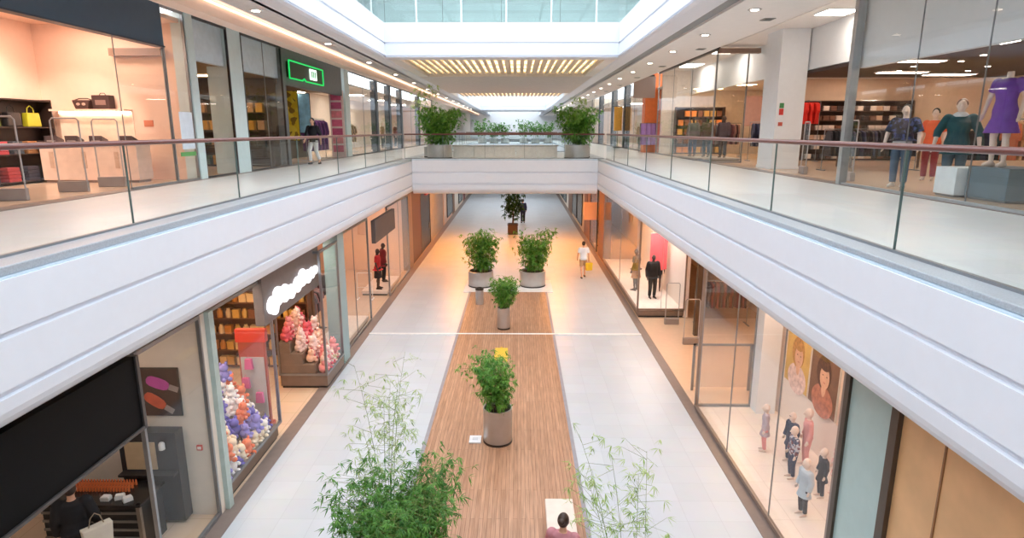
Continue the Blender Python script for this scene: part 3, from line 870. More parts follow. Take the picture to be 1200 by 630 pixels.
def clothes_rack(label, x, y, z, length, along, cols, glabel, ggroup, h=1.35, n=None, kind='jacket', L=.72):
    """a tube rail on two posts with separate garments on it"""
    t = thing('clothes_rack', label, 'clothes rack', (x, y, z), 0 if along == 'x' else PI / 2)
    MB().tube([(-length / 2, 0, h), (length / 2, 0, h)], .014, 8).build('rail', ALU, t, smooth=True)
    for q in (-1, 1):
        MB().tube([(q * length / 2, 0, .02), (q * length / 2, 0, h)], .014, 8).build('post', ALU, t, smooth=True)
        MB().box(q * length / 2 - .03, q * length / 2 + .03, -.25, .25, 0, .03).build('foot', ALU, t)
    n = n or int(length / .12)
    first = {}
    for i in range(n):
        u = -length / 2 + .08 + (length - .16) * (i + .5) / n
        m = cols[i % len(cols)] if len(cols) < 4 else R.choice(cols)
        loc = (x + u, y, z + h - L - .05) if along == 'x' else (x, y + u, z + h - L - .05)
        rz = PI / 2 + R.uniform(-.2, .2) if along == 'x' else R.uniform(-.2, .2)
        if m.name not in first:
            o = garment_mesh(m, L).build('hanging_garment', m, bevel=.012)
            hk = MB().tube([(0, 0, L - .01), (0, 0, L + .05), (.015, 0, L + .07)], .005, 5).build('hanger_hook', ALU, o)
            tag(o, glabel, 'garment', ggroup)
            first[m.name] = o
        else:
            o = dup(first[m.name])
        o.location = loc; o.rotation_euler = (0, 0, rz)
    return t
def shelf_unit(label, x, y, z, length, depth, height, nsh, m, along='x', back=True, name='shelf_unit'):
    t = thing(name, label, 'shelves', (x, y, z), 0 if along == 'x' else PI / 2)
    for k in range(nsh):
        zz = .06 + (height - .1) * k / (nsh - 1)
        MB().box(-length / 2, length / 2, -depth / 2, depth / 2, zz - .015, zz + .015).build('shelf', m, t)
    for q in (-1, 1):
        MB().box(q * length / 2 - .02, q * length / 2 + .02, -depth / 2, depth / 2, 0, height).build('side_panel', m, t)
    if back:
        MB().box(-length / 2, length / 2, depth / 2 - .015, depth / 2, 0, height).build('back_panel', m, t)
    return t
def fill_shelves(x, y, z, length, depth, height, nsh, protos, n, along='x', jitter=.02, skip=0., front=-.0):
    """put copies of the prototype things on the shelves"""
    for k in range(nsh - 1):
        zz = z + .06 + (height - .1) * k / (nsh - 1) + .015
        for i in range(n):
            if R.random() < skip: continue
            u = -length / 2 + .08 + (length - .16) * (i + .5) / n + R.uniform(-jitter, jitter)
            loc = (x + u, y + front, zz) if along == 'x' else (x - front, y + u, zz)
            p = R.choice(protos)
            if p.get('placed'):
                dup(p, loc, (0 if along == 'x' else PI / 2))
            else:
                p.location = loc; p.rotation_euler = (0, 0, 0 if along == 'x' else PI / 2); p['placed'] = 1
def jar(m, label, group, r=.07, h=.2):
    o = MB().lathe([(r * .9, 0), (r, .01), (r, h * .7), (r * .6, h * .85), (r * .6, h)], 12).build('jar', m, smooth=True)
    return tag(o, label, 'jar', group)
def carton(m, label, group, w=.16, d=.14, h=.2):
    o = MB().box(-w / 2, w / 2, -d / 2, d / 2, 0, h).box(-w / 2 - .004, w / 2 + .004, -d / 2 - .004, d / 2 + .004, h * .8, h + .004).build('gift_box', m, bevel=.004)
    return tag(o, label, 'box', group)
def folded(m, label, group, w=.34, d=.3, h=.16):
    g = MB()
    for k in range(4):
        j = R.uniform(-.01, .01)
        g.box(-w / 2 + j, w / 2 + j, -d / 2, d / 2, k * h / 4, (k + .92) * h / 4)
    return tag(g.build('folded_clothes', m, bevel=.01), label, 'clothes', group)
def gate(label, x, y, z, rz, h=1.5, w=.5, group=None, m=None):
    t = thing('security_gate', label, 'security gate', (x, y, z), rz, group)
    m = m or mat('gate_grey', (176, 170, 168), .4)
    MB().box(-w / 2, w / 2, -.06, .06, 0, .22).build('base', mat('gate_base', (150, 138, 132), .5), t, bevel=.01)
    f = MB(); pts = [(-w / 2 + .02, 0, .2), (-w / 2 + .02, 0, h - .05), (-w / 2 + .06, 0, h), (w / 2 - .06, 0, h), (w / 2 - .02, 0, h - .05), (w / 2 - .02, 0, .2)]
    f.tube(pts, .016, 8).build('loop', m, t, smooth=True)
    MB().box(-w / 2 + .03, w / 2 - .03, -.008, .008, .25, h - .04).build('panel', GLS, t)
    return t
def table(label, x, y, z, sx, sy, h, m, group=None, name='display_table'):
    t = thing(name, label, 'table', (x, y, z), 0, group)
    MB().box(-sx / 2, sx / 2, -sy / 2, sy / 2, h - .05, h).build('top', m, t, bevel=.006)
    for qx in (-1, 1):
        for qy in (-1, 1):
            MB().box(qx * (sx / 2 - .05) - .03, qx * (sx / 2 - .05) + .03, qy * (sy / 2 - .05) - .03, qy * (sy / 2 - .05) + .03, 0, h - .05).build('leg', m, t)
    return t
def poster(label, x0, x1, y, z0, z1, m, facing='-y', frame=None, name='poster', extra=None, d=.03):
    """a framed flat picture on a wall; facing -y spans x0..x1; facing x spans y"""
    cx = (x0 + x1) / 2
    t = thing(name, label, 'poster', (cx, y, z0) if facing == '-y' else (y, cx, z0), 0 if facing == '-y' else (PI / 2 if facing == 'x' else -PI / 2))
    w = x1 - x0; h = z1 - z0
    MB().box(-w / 2, w / 2, 0, d, 0, h).build('frame', frame or DARK, t)
    pr_ = MB().box(-w / 2 + .02, w / 2 - .02, -.006, .001, .02, h - .02).build('print', m, t)
    if extra: extra(pr_, w, h)
    return t
def sign_box(label, x, y0, y1, z0, z1, m, d=.15, side=1):
    t = thing('shop_sign', label, 'sign', (x, (y0 + y1) / 2, z0))
    L = y1 - y0; h = z1 - z0
    MB().box(-d / 2, d / 2, -L / 2, L / 2, 0, h).build('panel', m, t, bevel=.012)
    return t

# ------------------------------------------------------------------ lower floor, left side
sbox('ceiling_lower_shops_left', -16, -5.35, -4, YE, 3.72, 3.80, mat('warm_shop_ceiling', (220, 188, 156), .7))
sbox('ceiling_lower_shops_right', 4.45, 16, -4, YE, 3.72, 3.80, mat('warm_shop_ceiling', (220, 188, 156), .7))
wall('shop_dark_left', -10.2, -10, -4, 9.7, 0, 3.72, mat('charcoal_wall', (52, 48, 48), .6))
wall('shop_partition_cream', -10, -5.28, 9.72, 9.92, 0, 3.72, CREAM)
window(S1L, 7.95, 9.68, .02, 3.72, (), ALU)
# black hanging shop fascia
t = thing('shop_sign', 'long glossy black sign panel over the dark shop at bottom left', 'sign', (-5.22, 5.2, 2.70))
MB().box(-.14, .02, -3.2, 2.6, 0, 1.02).build('panel', mat('matt_black_sign', (9, 9, 10), .6, var=.02, spec=.15), t)
MB().box(-.17, .05, -3.2, 2.63, -.04, .0).box(-.17, .05, 2.6, 2.66, -.04, 1.02).build('edge_frame', mat('grey_sign_edge', (92, 88, 86), .4, .5), t)
def lipsticks(t, w, h):
    for (cx, cz, a, c, nm) in ((.06, .60, -.35, (188, 70, 160), 'mauve'), (-.02, .28, -.6, (206, 88, 62), 'coral')):
        g = MB()
        n = 12; Lx = .2; Lz = .1
        poly = []
        for k in range(n):
            q = 2 * PI * k / n
            ex = Lx * math.copysign(abs(math.cos(q)) ** .7, math.cos(q)); ez = Lz * math.copysign(abs(math.sin(q)) ** .7, math.sin(q))
            poly.append((cx + ex * math.cos(a) - ez * math.sin(a), cz + ex * math.sin(a) + ez * math.cos(a)))
        g.prism(poly, 'y', -.012, -.004).build('%s_shape' % nm, mat('print_' + nm, c, .4, var=.15), t)
        g = MB()
        q0 = (cx + .2 * math.cos(a), cz + .2 * math.sin(a)); q1 = (cx + .36 * math.cos(a), cz + .36 * math.sin(a))
        nx, nz = -math.sin(a) * .05, math.cos(a) * .05
        g.prism([(q0[0] - nx, q0[1] - nz), (q1[0] - nx, q1[1] - nz), (q1[0] + nx, q1[1] + nz), (q0[0] + nx, q0[1] + nz)], 'y', -.011, -.004).build('silver_shape', mat('print_silver', (160, 146, 140), .4), t)
poster('framed poster of a mauve and a coral lipstick on the cream wall', -6.58, -5.74, 9.68, 1.93, 2.80, mat('poster_brown', (58, 40, 38), .4), extra=lipsticks)
t = thing('wall_cabinet', 'dark make-up wall cabinet below the lipstick poster', 'cabinet', (-6.25, 9.5, .0))
MB().box(-.52, .46, -.04, .2, .05, 1.72).build('carcass', mat('dark_cabinet', (48, 46, 48), .35), t)
MB().box(-.42, .1, -.06, -.03, 1.05, 1.55).build('beige_panel', mat('beige_print', (190, 164, 130), .5), t)
MB().lathe([(.05, 0), (.05, .1), (.03, .13), (.0, .135)], 14, (.25, -.1, 1.45)).build('white_lamp', mat('white_tub', (226, 224, 220), .4), t, smooth=True)
MB().box(-.5, .44, -.2, -.03, .98, 1.02).build('ledge', mat('dark_cabinet', (48, 46, 48), .35), t)
# make-up counter
t = thing('make_up_counter', 'black slatted make-up counter in the dark shop', 'counter', (-6.75, 8.95, 0))
MB().box(-.85, .72, -.28, .34, 0, .86).build('body', mat('counter_black', (26, 24, 24), .35), t)
MB().box(-.89, .76, -.32, .38, .86, .9).build('top', mat('counter_top', (40, 36, 36), .25), t)
for k in range(5): MB().box(-.86, .73, -.30, -.27, .12 + .15 * k, .16 + .15 * k).build('slat', mat('counter_slat', (120, 112, 104), .4), t)
MB().box(.68, .74, -.31, -.25, 0, .9).build('corner_post', mat('counter_metal', (150, 138, 126), .4, .7), t)
lp = MB().lathe([(.018, 0), (.018, .05), (.013, .05), (.013, .085), (.004, .1)], 10).build('lipstick', mat('orange_lipstick', (224, 120, 70), .4), smooth=True)
tag(lp, 'small orange lipstick standing in a row on the black counter', 'lipstick', 'lipsticks on the black counter')
lp.location = (-7.45, 9.02, .9)
for r_ in range(3):
    for k in range(22):
        if r_ == 0 and k == 0: continue
        dup(lp, (-7.45 + k * .05, 9.02 + r_ * .1, .9))
for i, (x, y) in enumerate(((-6.62, 8.78), (-6.42, 8.82), (-6.26, 8.76))):
    o = MB().box(-.07, .07, -.05, .05, 0, .06).box(-.06, .06, -.045, .045, .06, .075).build('palette_box', mat('white_box', (226, 222, 218), .5), bevel=.004, loc=(x, y, .9), rz=i * .4)
    tag(o, 'white make-up box at the front edge of the black counter, %s' % ('left of three', 'middle of three', 'right of three')[i], 'box', 'white boxes on the black counter')
t = thing('fire_alarm', 'small red square fire call point on the cream wall', 'fire alarm', (-5.52, 9.7, 1.28))
MB().box(-.05, .05, -.03, 0, 0, .1).build('case', mat('red_case', (200, 66, 50), .4), t, bevel=.006)
MB().box(-.03, .03, -.036, -.03, .025, .075).build('plate', mat('white_plate', (230, 220, 214), .4), t)
panel_lamp(-7.6, 6.5, 3.72, 1.2, .3, LAMPN, 'ceiling lamp in the dark make-up shop')
panel_lamp(-6.3, 8.6, 3.72, .5, .3, LAMPP, 'small ceiling lamp near the cream wall of the dark shop')

# gift shop with the cloud sign
sbox('trim_post', -5.36, -5.2, 9.86, 10.02, 0, 3.72, mat('pale_green_post', (176, 190, 184), .4))
wall('gift_shop_back', -9.2, -9.0, 9.92, 19, 0, 3.72, BROWN)
wall('gift_shop_partition', -9.0, -5.9, 17.0, 17.15, 0, 3.72, BROWN)
def plinth(label, x0, x1, y0, y1, h, m, steps=0):
    o = thing('window_plinth', label, 'plinth', ((x0 + x1) / 2, (y0 + y1) / 2, 0))
    a, b = (x1 - x0) / 2, (y1 - y0) / 2
    MB().box(-a, a, -b, b, .06, h).build('body', m, o, bevel=.01)
    MB().box(-a + .03, a - .03, -b + .03, b - .03, 0, .06).build('kick_base', DARK, o)
    for k in range(steps):
        MB().box(-a, a - 2 * a * (k + 1) / (steps + 1), -b, b, h + .3 * k, h + .3 * (k + 1)).build('step', m, o, bevel=.008)
    return o
PLM = mat('plinth_taupe', (128, 108, 94), .5)
plinth('taupe window plinth below the heap of lilac soft toys', -6.4, -5.34, 10.05, 12.55, .34, PLM, 3)
plinth('taupe window plinth below the heap of pink soft toys', -6.3, -5.05, 15.25, 16.82, .36, PLM, 3)
window(S1L, 10.02, 12.6, .34, 3.72, (), ALU)
window(-5.06, 15.25, 16.8, .36, 3.72, (), ALU)
window(15.25, -6.3, -5.06, .36, 3.72, (), ALU, across=True)
sbox('trim_teal_column', -5.5, -5.08, 17.0, 17.6, 0, 3.95, mat('blue_grey_column', (150, 176, 178), .4, var=.03))
# soft toys
def soft_toy(m, label, group, r=.13):
    t = thing('soft_toy', label, 'soft toy', (0, 0, 0), 0, group)
    MB().ell((0, 0, r * .95), (r, r * .9, r * .95), 12, 8).build('body', m, t, smooth=True)
    MB().ell((0, -r * .2, r * 2.2), (r * .75, r * .7, r * .7), 12, 8).build('head', m, t, smooth=True)
    for q in (-1, 1):
        MB().ell((q * r * .5, -r * .15, r * 2.85), (r * .28, r * .16, r * .36), 8, 6).build('ear', m, t, smooth=True)
        MB().ell((q * r * .85, -r * .6, r * 1.3), (r * .3, r * .42, r * .3), 8, 6).build('paw', m, t, smooth=True)
        MB().ell((q * r * .55, -r * .95, r * .38), (r * .36, r * .45, r * .36), 8, 6).build('foot', m, t, smooth=True)
    return t
def heap(protos, x0, x1, y0, y1, z, steps, per):
    """toys sitting close together on the steps of a window plinth, back steps higher"""
    n = 0
    for k in range(steps + 1):
        xa = x1 - (x1 - x0) * (k + 1) / (steps + 1); xb = x1 - (x1 - x0) * k / (steps + 1)
        for layer in range(2):
            m = per if layer == 0 else per - 2
            for i in range(m):
                y = y0 + .1 + (y1 - y0 - .2) * (i + .5 * (layer + 1)) / (m + layer * 1.0) + R.uniform(-.03, .03)
                x = (xa + xb) / 2 + R.uniform(-.04, .04)
                zz = z + .3 * k + layer * .27
                if layer and R.random() < .35: continue
                p = R.choice(protos) if n >= len(protos) else protos[n]
                n += 1
                if p.get('placed'): q = dup(p, (x, y, zz), scale=R.uniform(.82, 1.05))
                else: q = p; q.location = (x, y, zz); p['placed'] = 1
                q.rotation_euler = (R.uniform(-.15, .15), R.uniform(-.2, .2), R.uniform(.6, 2.5))
tA = [soft_toy(mat('plush_' + n, c, .9, var=.05), '%s soft toy in the near window heap left of the gift shop entrance' % n, '%s soft toys in the near window' % n)
      for n, c in (('lilac', (150, 138, 206)), ('white', (238, 230, 226)), ('violet', (112, 98, 180)), ('cream', (240, 218, 190)), ('orange', (238, 130, 90)))]
heap(tA, -6.4, -5.36, 10.08, 12.5, .34, 3, 10)
tB = [soft_toy(mat('plush_' + n, c, .9, var=.05), '%s soft toy in the far window heap beside the blue-grey column' % n, '%s soft toys in the far window' % n)
      for n, c in (('pink', (240, 150, 150)), ('peach', (246, 196, 170)), ('rose', (226, 100, 110)), ('blush', (250, 216, 206)))]
heap(tB, -6.3, -5.08, 15.28, 16.8, .36, 3, 9)
# shelves of gold and amber goods
GM = [mat('amber_goods', (206, 138, 58), .4), mat('gold_goods', (222, 178, 92), .35), mat('brown_goods', (138, 84, 46), .5), mat('cream_goods', (236, 208, 160), .5)]
shelf_unit('tall brown shelf wall of gold and amber goods behind the cloud sign', -7.45, 16.8, 0, 3.0, .3, 3.4, 8, mat('brown_shelf', (104, 66, 40), .5))
pr = []
for n, m in zip(('amber', 'gold', 'brown', 'cream'), GM):
    pr.append(carton(m, '%s gift box on the tall brown shelf wall in the gift shop' % n, '%s gift boxes on the tall shelf wall' % n, .19, .16, .24))
    pr.append(jar(m, '%s jar on the tall brown shelf wall in the gift shop' % n, '%s jars on the tall shelf wall' % n, .08, .27))
fill_shelves(-7.45, 16.78, 0, 3.0, .3, 3.4, 8, pr, 12, skip=.06)
shelf_unit('brown shelf wall of amber goods seen through the near gift shop window', -8.8, 12.0, 0, 3.8, .3, 3.3, 7, mat('brown_shelf', (104, 66, 40), .5), along='y')
pr = []
for n, m in zip(('amber', 'gold', 'brown', 'cream'), GM):
    pr.append(carton(m, '%s gift box on the shelf wall behind the near gift shop window' % n, '%s gift boxes behind the near window' % n, .2, .16, .24))
    pr.append(jar(m, '%s jar on the shelf wall behind the near gift shop window' % n, '%s jars behind the near window' % n, .085, .27))
fill_shelves(-8.78, 12.0, 0, 3.8, .3, 3.3, 7, pr, 10, along='y', skip=.1)
shelf_unit('low shelf island of amber goods between the lilac toys and the back shelf wall', -7.5, 11.2, 0, 2.0, .4, 1.9, 5, mat('brown_shelf', (104, 66, 40), .5), along='y')
pr = []
for n, m in zip(('amber', 'gold', 'cream'), (GM[0], GM[1], GM[3])):
    pr.append(jar(m, '%s jar on the low shelf island in the gift shop' % n, '%s jars on the shelf island' % n, .085, .27))
    pr.append(carton(m, '%s gift box on the low shelf island in the gift shop' % n, '%s gift boxes on the shelf island' % n, .17, .16, .24))
fill_shelves(-7.42, 11.2, 0, 2.0, .4, 1.9, 5, pr, 8, along='y', skip=.05)
# red till stand
t = thing('display_stand', 'red-topped display stand just inside the gift shop entrance', 'stand', (-5.95, 13.0, 0))
MB().box(-.3, .3, -.04, .04, .12, 2.1).build('board', mat('red_frame', (170, 72, 52), .5), t)
MB().box(-.26, .26, -.06, -.03, .3, 1.75).build('grid', mat('pale_blue_print', (190, 186, 186), .5), t)
MB().box(-.34, .34, -.07, .07, 2.1, 2.4).build('header', mat('red_header', (216, 58, 40), .5), t, bevel=.01)
MB().box(-.3, .3, -.2, .2, 0, .12).build('foot', mat('red_frame', (170, 72, 52), .5), t)
pr2 = mat('magenta_bag', (216, 96, 150), .6)
for i, (x, y, z) in enumerate(((-6.0, 12.86, 1.5), (-6.1, 12.86, 1.05), (-5.82, 12.86, .7))):
    o = MB().prism([(-.09, 0), (.09, 0), (.07, .24), (-.07, .24)], 'y', -.04, .04).tube([(-.04, 0, .23), (0, 0, .32), (.04, 0, .23)], .006, 5).build('gift_bag', pr2, bevel=.006, loc=(x, y, z))
    tag(o, 'magenta gift bag hung on the red-topped stand, %s' % ('topmost', 'middle one', 'lowest')[i], 'bag')
# cloud sign
t = thing('shop_sign', 'dark sign panel with a glowing white cloud shape over the gift shop entrance', 'sign', (-5.2, 13.85, 2.76))
MB().box(-.2, 0, -1.8, 1.8, 0, 1.06).build('panel', mat('taupe_sign', (112, 100, 96), .5), t, bevel=.01)
cp = []
for (y, z, r) in ((-1.45, .36, .22), (-1.1, .46, .25), (-.7, .42, .24), (-.3, .36, .2), (.1, .42, .22), (.45, .5, .25), (.85, .44, .2), (1.15, .46, .17), (1.4, .48, .13), (-1.3, .24, .16)):
    cp.append((y, z, r))
g = MB()
for y, z, r in cp: g.prism([(y + r * math.cos(2 * PI * k / 20), z + r * .85 * math.sin(2 * PI * k / 20)) for k in range(20)], 'x', .0, .06)
voxel(g, 'cloud_emblem', emit('cloud_white', (250, 250, 255), 1.3), t, .02, 1)
panel_lamp(-7.2, 14.0, 3.72, 1.6, .5, LAMPO, 'amber ceiling lamp over the gift shop floor')
panel_lamp(-7.2, 16.2, 3.72, 1.6, .3, LAMPO, 'amber ceiling lamp before the tall shelf wall')
panel_lamp(-7.6, 11.5, 3.72, .5, 1.8, LAMPO, 'amber ceiling lamp behind the near gift shop window')
panel_lamp(-5.8, 11.4, 3.72, .3, 1.6, LAMPN, 'neutral window lamp above the lilac toys')
panel_lamp(-5.7, 16.1, 3.72, .3, 1.2, LAMPN, 'neutral window lamp above the pink toys')

# clothes shop beyond the column
window(S1L, 17.6, 21.3, .02, 3.72, (19.4,), ALU)
window(S1L, 24.6, 29.4, .02, 3.72, (27,), ALU)
wall('clothes_shop_back', -10.2, -10, 17.15, 29.5, 0, 3.72, PEACH)
wall('clothes_shop_partition', -10, -5.35, 29.45, 29.6, 0, 3.72, PEACH)
plinth('pale low window plinth beyond the blue-grey column', -6.3, -5.38, 17.8, 21.2, .2, mat('pale_plinth', (226, 210, 196), .5))
plinth('pale low plinth under the red-dressed mannequins', -6.5, -5.42, 24.7, 27.4, .2, mat('pale_plinth', (226, 210, 196), .5))
pc = [mat('plum_cloth', (104, 66, 80), .8), mat('grey_cloth', (120, 112, 116), .8), mat('dark_cloth', (60, 48, 54), .8), mat('dusty_cloth', (160, 120, 120), .8)]
clothes_rack('clothes rack of plum and grey garments beyond the blue-grey column', -6.9, 19.2, 0, 2.4, 'y', pc, 'plum or grey garment on the rack beyond the blue-grey column', 'garments beyond the column', 1.5)
clothes_rack('second plum rack, farther inside the left clothes shop', -7.6, 22.2, 0, 2.0, 'x', pc, 'plum or grey garment on the inner rack of the left clothes shop', 'garments on the inner left rack', 1.5)
RED = mat('red_cloth', (190, 40, 44), .8); DRED = mat('dark_red_cloth', (120, 30, 36), .8)
human('mannequin', 'bronze mannequin in a red top by the left lower shop window', 'mannequin', (-5.85, 25.0, .2), -PI / 2, 1.72, MANB, person=False, clothes=[('shirt', RED, .8, .84), ('skirt', mat('black_skirt', (40, 32, 34), .8), .5, .02)], vox=.014)
human('mannequin', 'bronze mannequin in a dark red coat in the left lower shop window', 'mannequin', (-5.9, 26.3, .2), -PI / 2 + .4, 1.72, MANB, person=False, clothes=[('jacket', DRED, 1.9, .7, .04), ('trousers', mat('black_trouser', (24, 24, 28), .8), 1.95)], vox=.014)
t = thing('clothes_stand', 'white wire stand beside the red mannequins', 'stand', (-6.2, 24.1, 0))
for q in (-1, 1):
    MB().tube([(q * .3, 0, 0), (q * .3, 0, 1.1)], .016, 6).build('leg', mat('white_wire', (232, 226, 222), .4), t)
    MB().box(q * .3 - .03, q * .3 + .03, -.2, .2, 0, .03).build('foot', mat('white_wire', (232, 226, 222), .4), t)
MB().tube([(-.3, 0, 1.1), (.3, 0, 1.1)], .016, 6).tube([(-.3, 0, .5), (.3, 0, .5)], .014, 6).build('rail', mat('white_wire', (232, 226, 222), .4), t)
sign_box('dark taupe hanging sign over the left clothes shop window', -5.2, 21.8, 25.4, 2.72, 3.55, mat('taupe_dark_sign', (92, 82, 80), .5))
panel_lamp(-7.4, 19.5, 3.72, 1.6, .6, LAMPP, 'peach ceiling lamp over the plum clothes rack')
panel_lamp(-7.4, 23.2, 3.72, 1.6, .6, LAMPP, 'peach ceiling lamp in the middle of the left clothes shop')
panel_lamp(-6.6, 27.6, 3.72, 1.6, .6, LAMPP, 'peach ceiling lamp by the red mannequins')

# far lower shops on the left
sbox('trim_pilaster', -5.6, -5.3, 29.4, 30.6, 0, 3.72, mat('grey_pilaster', (140, 122, 110), .5))
wall('far_left_redbrown', -5.7, -5.35, 30.6, 33.6, 0, 3.72, mat('red_brown_front', (84, 60, 58), .5))
d = struct(MB().box(-5.55, -5.36, 33.7, 37.2, 0, 3.4).build('door_1', mat('black_door', (26, 24, 26), .4)))
MB().box(-5.37, -5.33, 36.7, 36.8, .9, 1.3).build('door_handle', ALU, d)
MB().box(-5.58, -5.34, 33.6, 33.7, 0, 3.5).box(-5.58, -5.34, 37.2, 37.3, 0, 3.5).box(-5.58, -5.34, 33.6, 37.3, 3.4, 3.5).build('door_frame', DARK, d)
sh = MB()
for k in range(26): sh.box(-5.5, -5.36 - .02 * (k % 2), 37.4 + k * .25, 37.65 + k * .25, 0, 3.5)
t = struct(sh.build('wall_shutter', mat('grey_shutter', (170, 168, 168), .5, .3)))
sign_box('pink projecting sign far down the left lower front', -5.15, 34.2, 36.8, 3.2, 3.75, mat('pink_sign', (214, 110, 128), .5))
for i, (y0, y1, m) in enumerate(((44.2, 50, PEACH), (50, 52, BROWN), (52, 60, CREAM), (60, 62.5, mat('maroon_front', (128, 60, 56), .5)), (62.5, 80, CREAM), (80, 110, BEIGE))):
    wall('far_left_front', -5.75, -5.35, y0, y1, 0, 3.72, m)
for y in (46, 55, 66, 75):
    window(-5.3, y, y + 3.6, .3, 3.2, (y + 1.8,), DARK, gl=glass('dim_glass', (.55, .58, .58), 1.0, milk=.25))
# lamps below the bridge
AMB = emit('lamp_bridge_amber', (255, 158, 66), 70)
for i, (x, y) in enumerate(((-3.4, 32), (2.3, 32), (-3.4, 35), (2.3, 35), (-3.4, 37.8), (2.3, 37.8))):
    panel_lamp(x, y, 3.9, .8, .8, AMB, 'amber lamp under the bridge, %s' % ('front left', 'front right', 'middle left', 'middle right', 'back left', 'back right')[i])

# ------------------------------------------------------------------ lower floor, right side
wall('right_timber_front', 4.42, 4.7, -4, 6.55, 0, 3.72, WOODW)
pn = MB()
for y in (1.6, 3.0, 4.4, 5.8): pn.box(4.405, 4.43, y - .012, y + .012, 0, 3.72)
struct(pn.build('trim_panel_joint', mat('timber_joint', (150, 104, 66), .5)))
sbox('trim_bronze_post', 4.36, 4.5, 6.52, 6.66, 0, 3.74, mat('bronze_post', (92, 80, 70), .4, .6))
sbox('wall_teal_panel', 4.40, 4.6, 6.66, 7.6, 0, 3.72, TEALP)
sbox('trim_bronze_post_far', 4.36, 4.5, 7.58, 7.68, 0, 3.74, mat('bronze_post', (92, 80, 70), .4, .6))
window(S1R, 7.72, 14.1, .06, 3.72, (9.6, 11.8), mat('warm_grey_frame', (150, 134, 124), .4, .4))
wall('kids_shop_back', 6.3, 6.5, 6.7, 14.2, 0, 3.72, mat('kids_wall', (240, 226, 216), .6, var=.01))
wall('kids_shop_side', 4.6, 6.3, 6.5, 6.7, 0, 3.72, mat('kids_wall', (240, 226, 216), .6, var=.01))
sbox('floor_kids_window', 4.45, 6.3, 6.7, 14.2, -.004, .04, STILEP)
sbox('trim_white_pillar', 5.75, 6.2, 13.75, 14.2, .04, 3.72, WHITE)
wall('kids_shop_orange', 7.6, 7.8, 14.2, 18.5, 0, 3.72, mat('orange_wall', (216, 158, 110), .6))
window(14.16, 4.45, 5.75, .04, 3.72, (), ALU, across=True)
t = thing('glass_partition', 'low grey glass partition inside the kids shop entrance', 'partition', (5.2, 15.2, 0))
MB().box(-.6, .9, -.01, .01, .1, 1.25).build('panel', glass('grey_glass', (.93, .93, .94), .8, milk=.06), t)
MB().box(-.62, -.56, -.03, .03, 0, 1.3).box(.86, .92, -.03, .03, 0, 1.3).box(-.62, .92, -.03, .03, 1.25, 1.3).build('frame', ALU, t)
# collage posters of children
def face_art(seed, skin, hair):
    def f(t, w, h):
        rnd = random.Random(seed)
        cx, cz = rnd.uniform(-.08, .08), h * .52
        def oval(a, b, ox, oz, y0, y1, nm, m, n=20):
            MB().prism([(cx + ox + a * math.cos(2 * PI * k / n), cz + oz + b * math.sin(2 * PI * k / n)) for k in range(n)], 'y', y0, y1).build(nm, m, t)
        oval(.44, .34, 0, -.56, -.010, -.004, 'shoulder_print', mat('print_cloth%d' % seed, ((214, 150, 140), (190, 120, 96), (236, 200, 190), (150, 110, 130))[seed % 4], .6, var=.3, scale=9))
        oval(.29, .36, -.03, .05, -.011, -.005, 'hair_print', hair); oval(.09, .2, .02, -.26, -.012, -.006, 'neck_print', skin); oval(.19, .25, .02, -.04, -.014, -.009, 'face_print', skin)
        oval(.2, .11, -.02, .2, -.0155, -.011, 'fringe_print', hair)
        for q in (-1, 1): oval(.024, .013, q * .08 + .03, .0, -.017, -.013, 'eye_print', mat('print_dark', (96, 66, 54), .6), 10)
        oval(.045, .014, .03, -.15, -.017, -.013, 'mouth_print', mat('print_lip', (206, 128, 112), .6), 10)
    return f
SK1 = mat('print_skin', (230, 178, 146), .6, var=.14, scale=5); HB = mat('print_brown_hair', (84, 50, 36), .6, var=.35, scale=12); HG = mat('print_blond_hair', (196, 140, 76), .6, var=.3, scale=12)
for i, (y0, y1, bg, hr, lb) in enumerate(((9.0, 10.0, (228, 170, 110), HG, 'fair-haired child photo poster nearest the teal panel'), (10.05, 11.2, (242, 206, 180), HB, 'brown-haired child photo poster, second from the teal panel'),
                                        (11.25, 12.4, (120, 82, 60), HB, 'dark-toned child photo poster, third from the teal panel'), (12.45, 13.6, (218, 176, 96), HG, 'golden child photo poster beside the white pillar'))):
    poster(lb, y0, y1, 6.27, 1.05, 2.55, mat('poster_bg%d' % i, bg, .5, var=.2, scale=2), facing='left', extra=face_art(i + 3, SK1, hr), frame=CREAM)
# child mannequins
def kid(label, x, y, rz, h, top, bottom, z=.04, kind='shirt', hat=None):
    cl = [(kind, top, 1.9, .80 if kind == 'shirt' else .62, .05), ('trousers', bottom, 1.95)]
    if hat: cl.append(('cap', hat))
    return human('child_mannequin', label, 'mannequin', (x, y, z), rz, h, MANW, person=False, headk=1.35, clothes=cl, vox=.013, group='child mannequins in the kids shop window')
GRYC = mat('grey_dress', (186, 168, 176), .8); PINKB = mat('pink_legging', (222, 140, 140), .8); NAVY = mat('navy_cloth', (54, 58, 84), .8)
PLAID = pattern_mat('plaid_print', [(86, 92, 118), (196, 190, 196), (120, 70, 76), (60, 64, 90)], 26)
BLKC = mat('charcoal_cloth', (58, 54, 60), .8); PBL = mat('pale_blue_cloth', (190, 200, 210), .8); PNK = mat('pink_cloth', (228, 160, 156), .8); FLOR = pattern_mat('floral_print', [(236, 196, 190), (226, 120, 120), (240, 226, 220)], 30)
kid('child mannequin in a mauve-grey dress standing apart near the white pillar', 5.25, 12.0, PI / 2 - .3, 1.02, GRYC, PINKB, kind='tunic')
kid('child mannequin in plaid shirt in the middle of the kids window', 5.38, 10.95, PI / 2, 1.05, PLAID, NAVY)
kid('child mannequin in pale blue coat and charcoal trousers closest to the glass', 5.06, 9.75, PI / 2 + .2, 1.05, PBL, BLKC, kind='jacket')
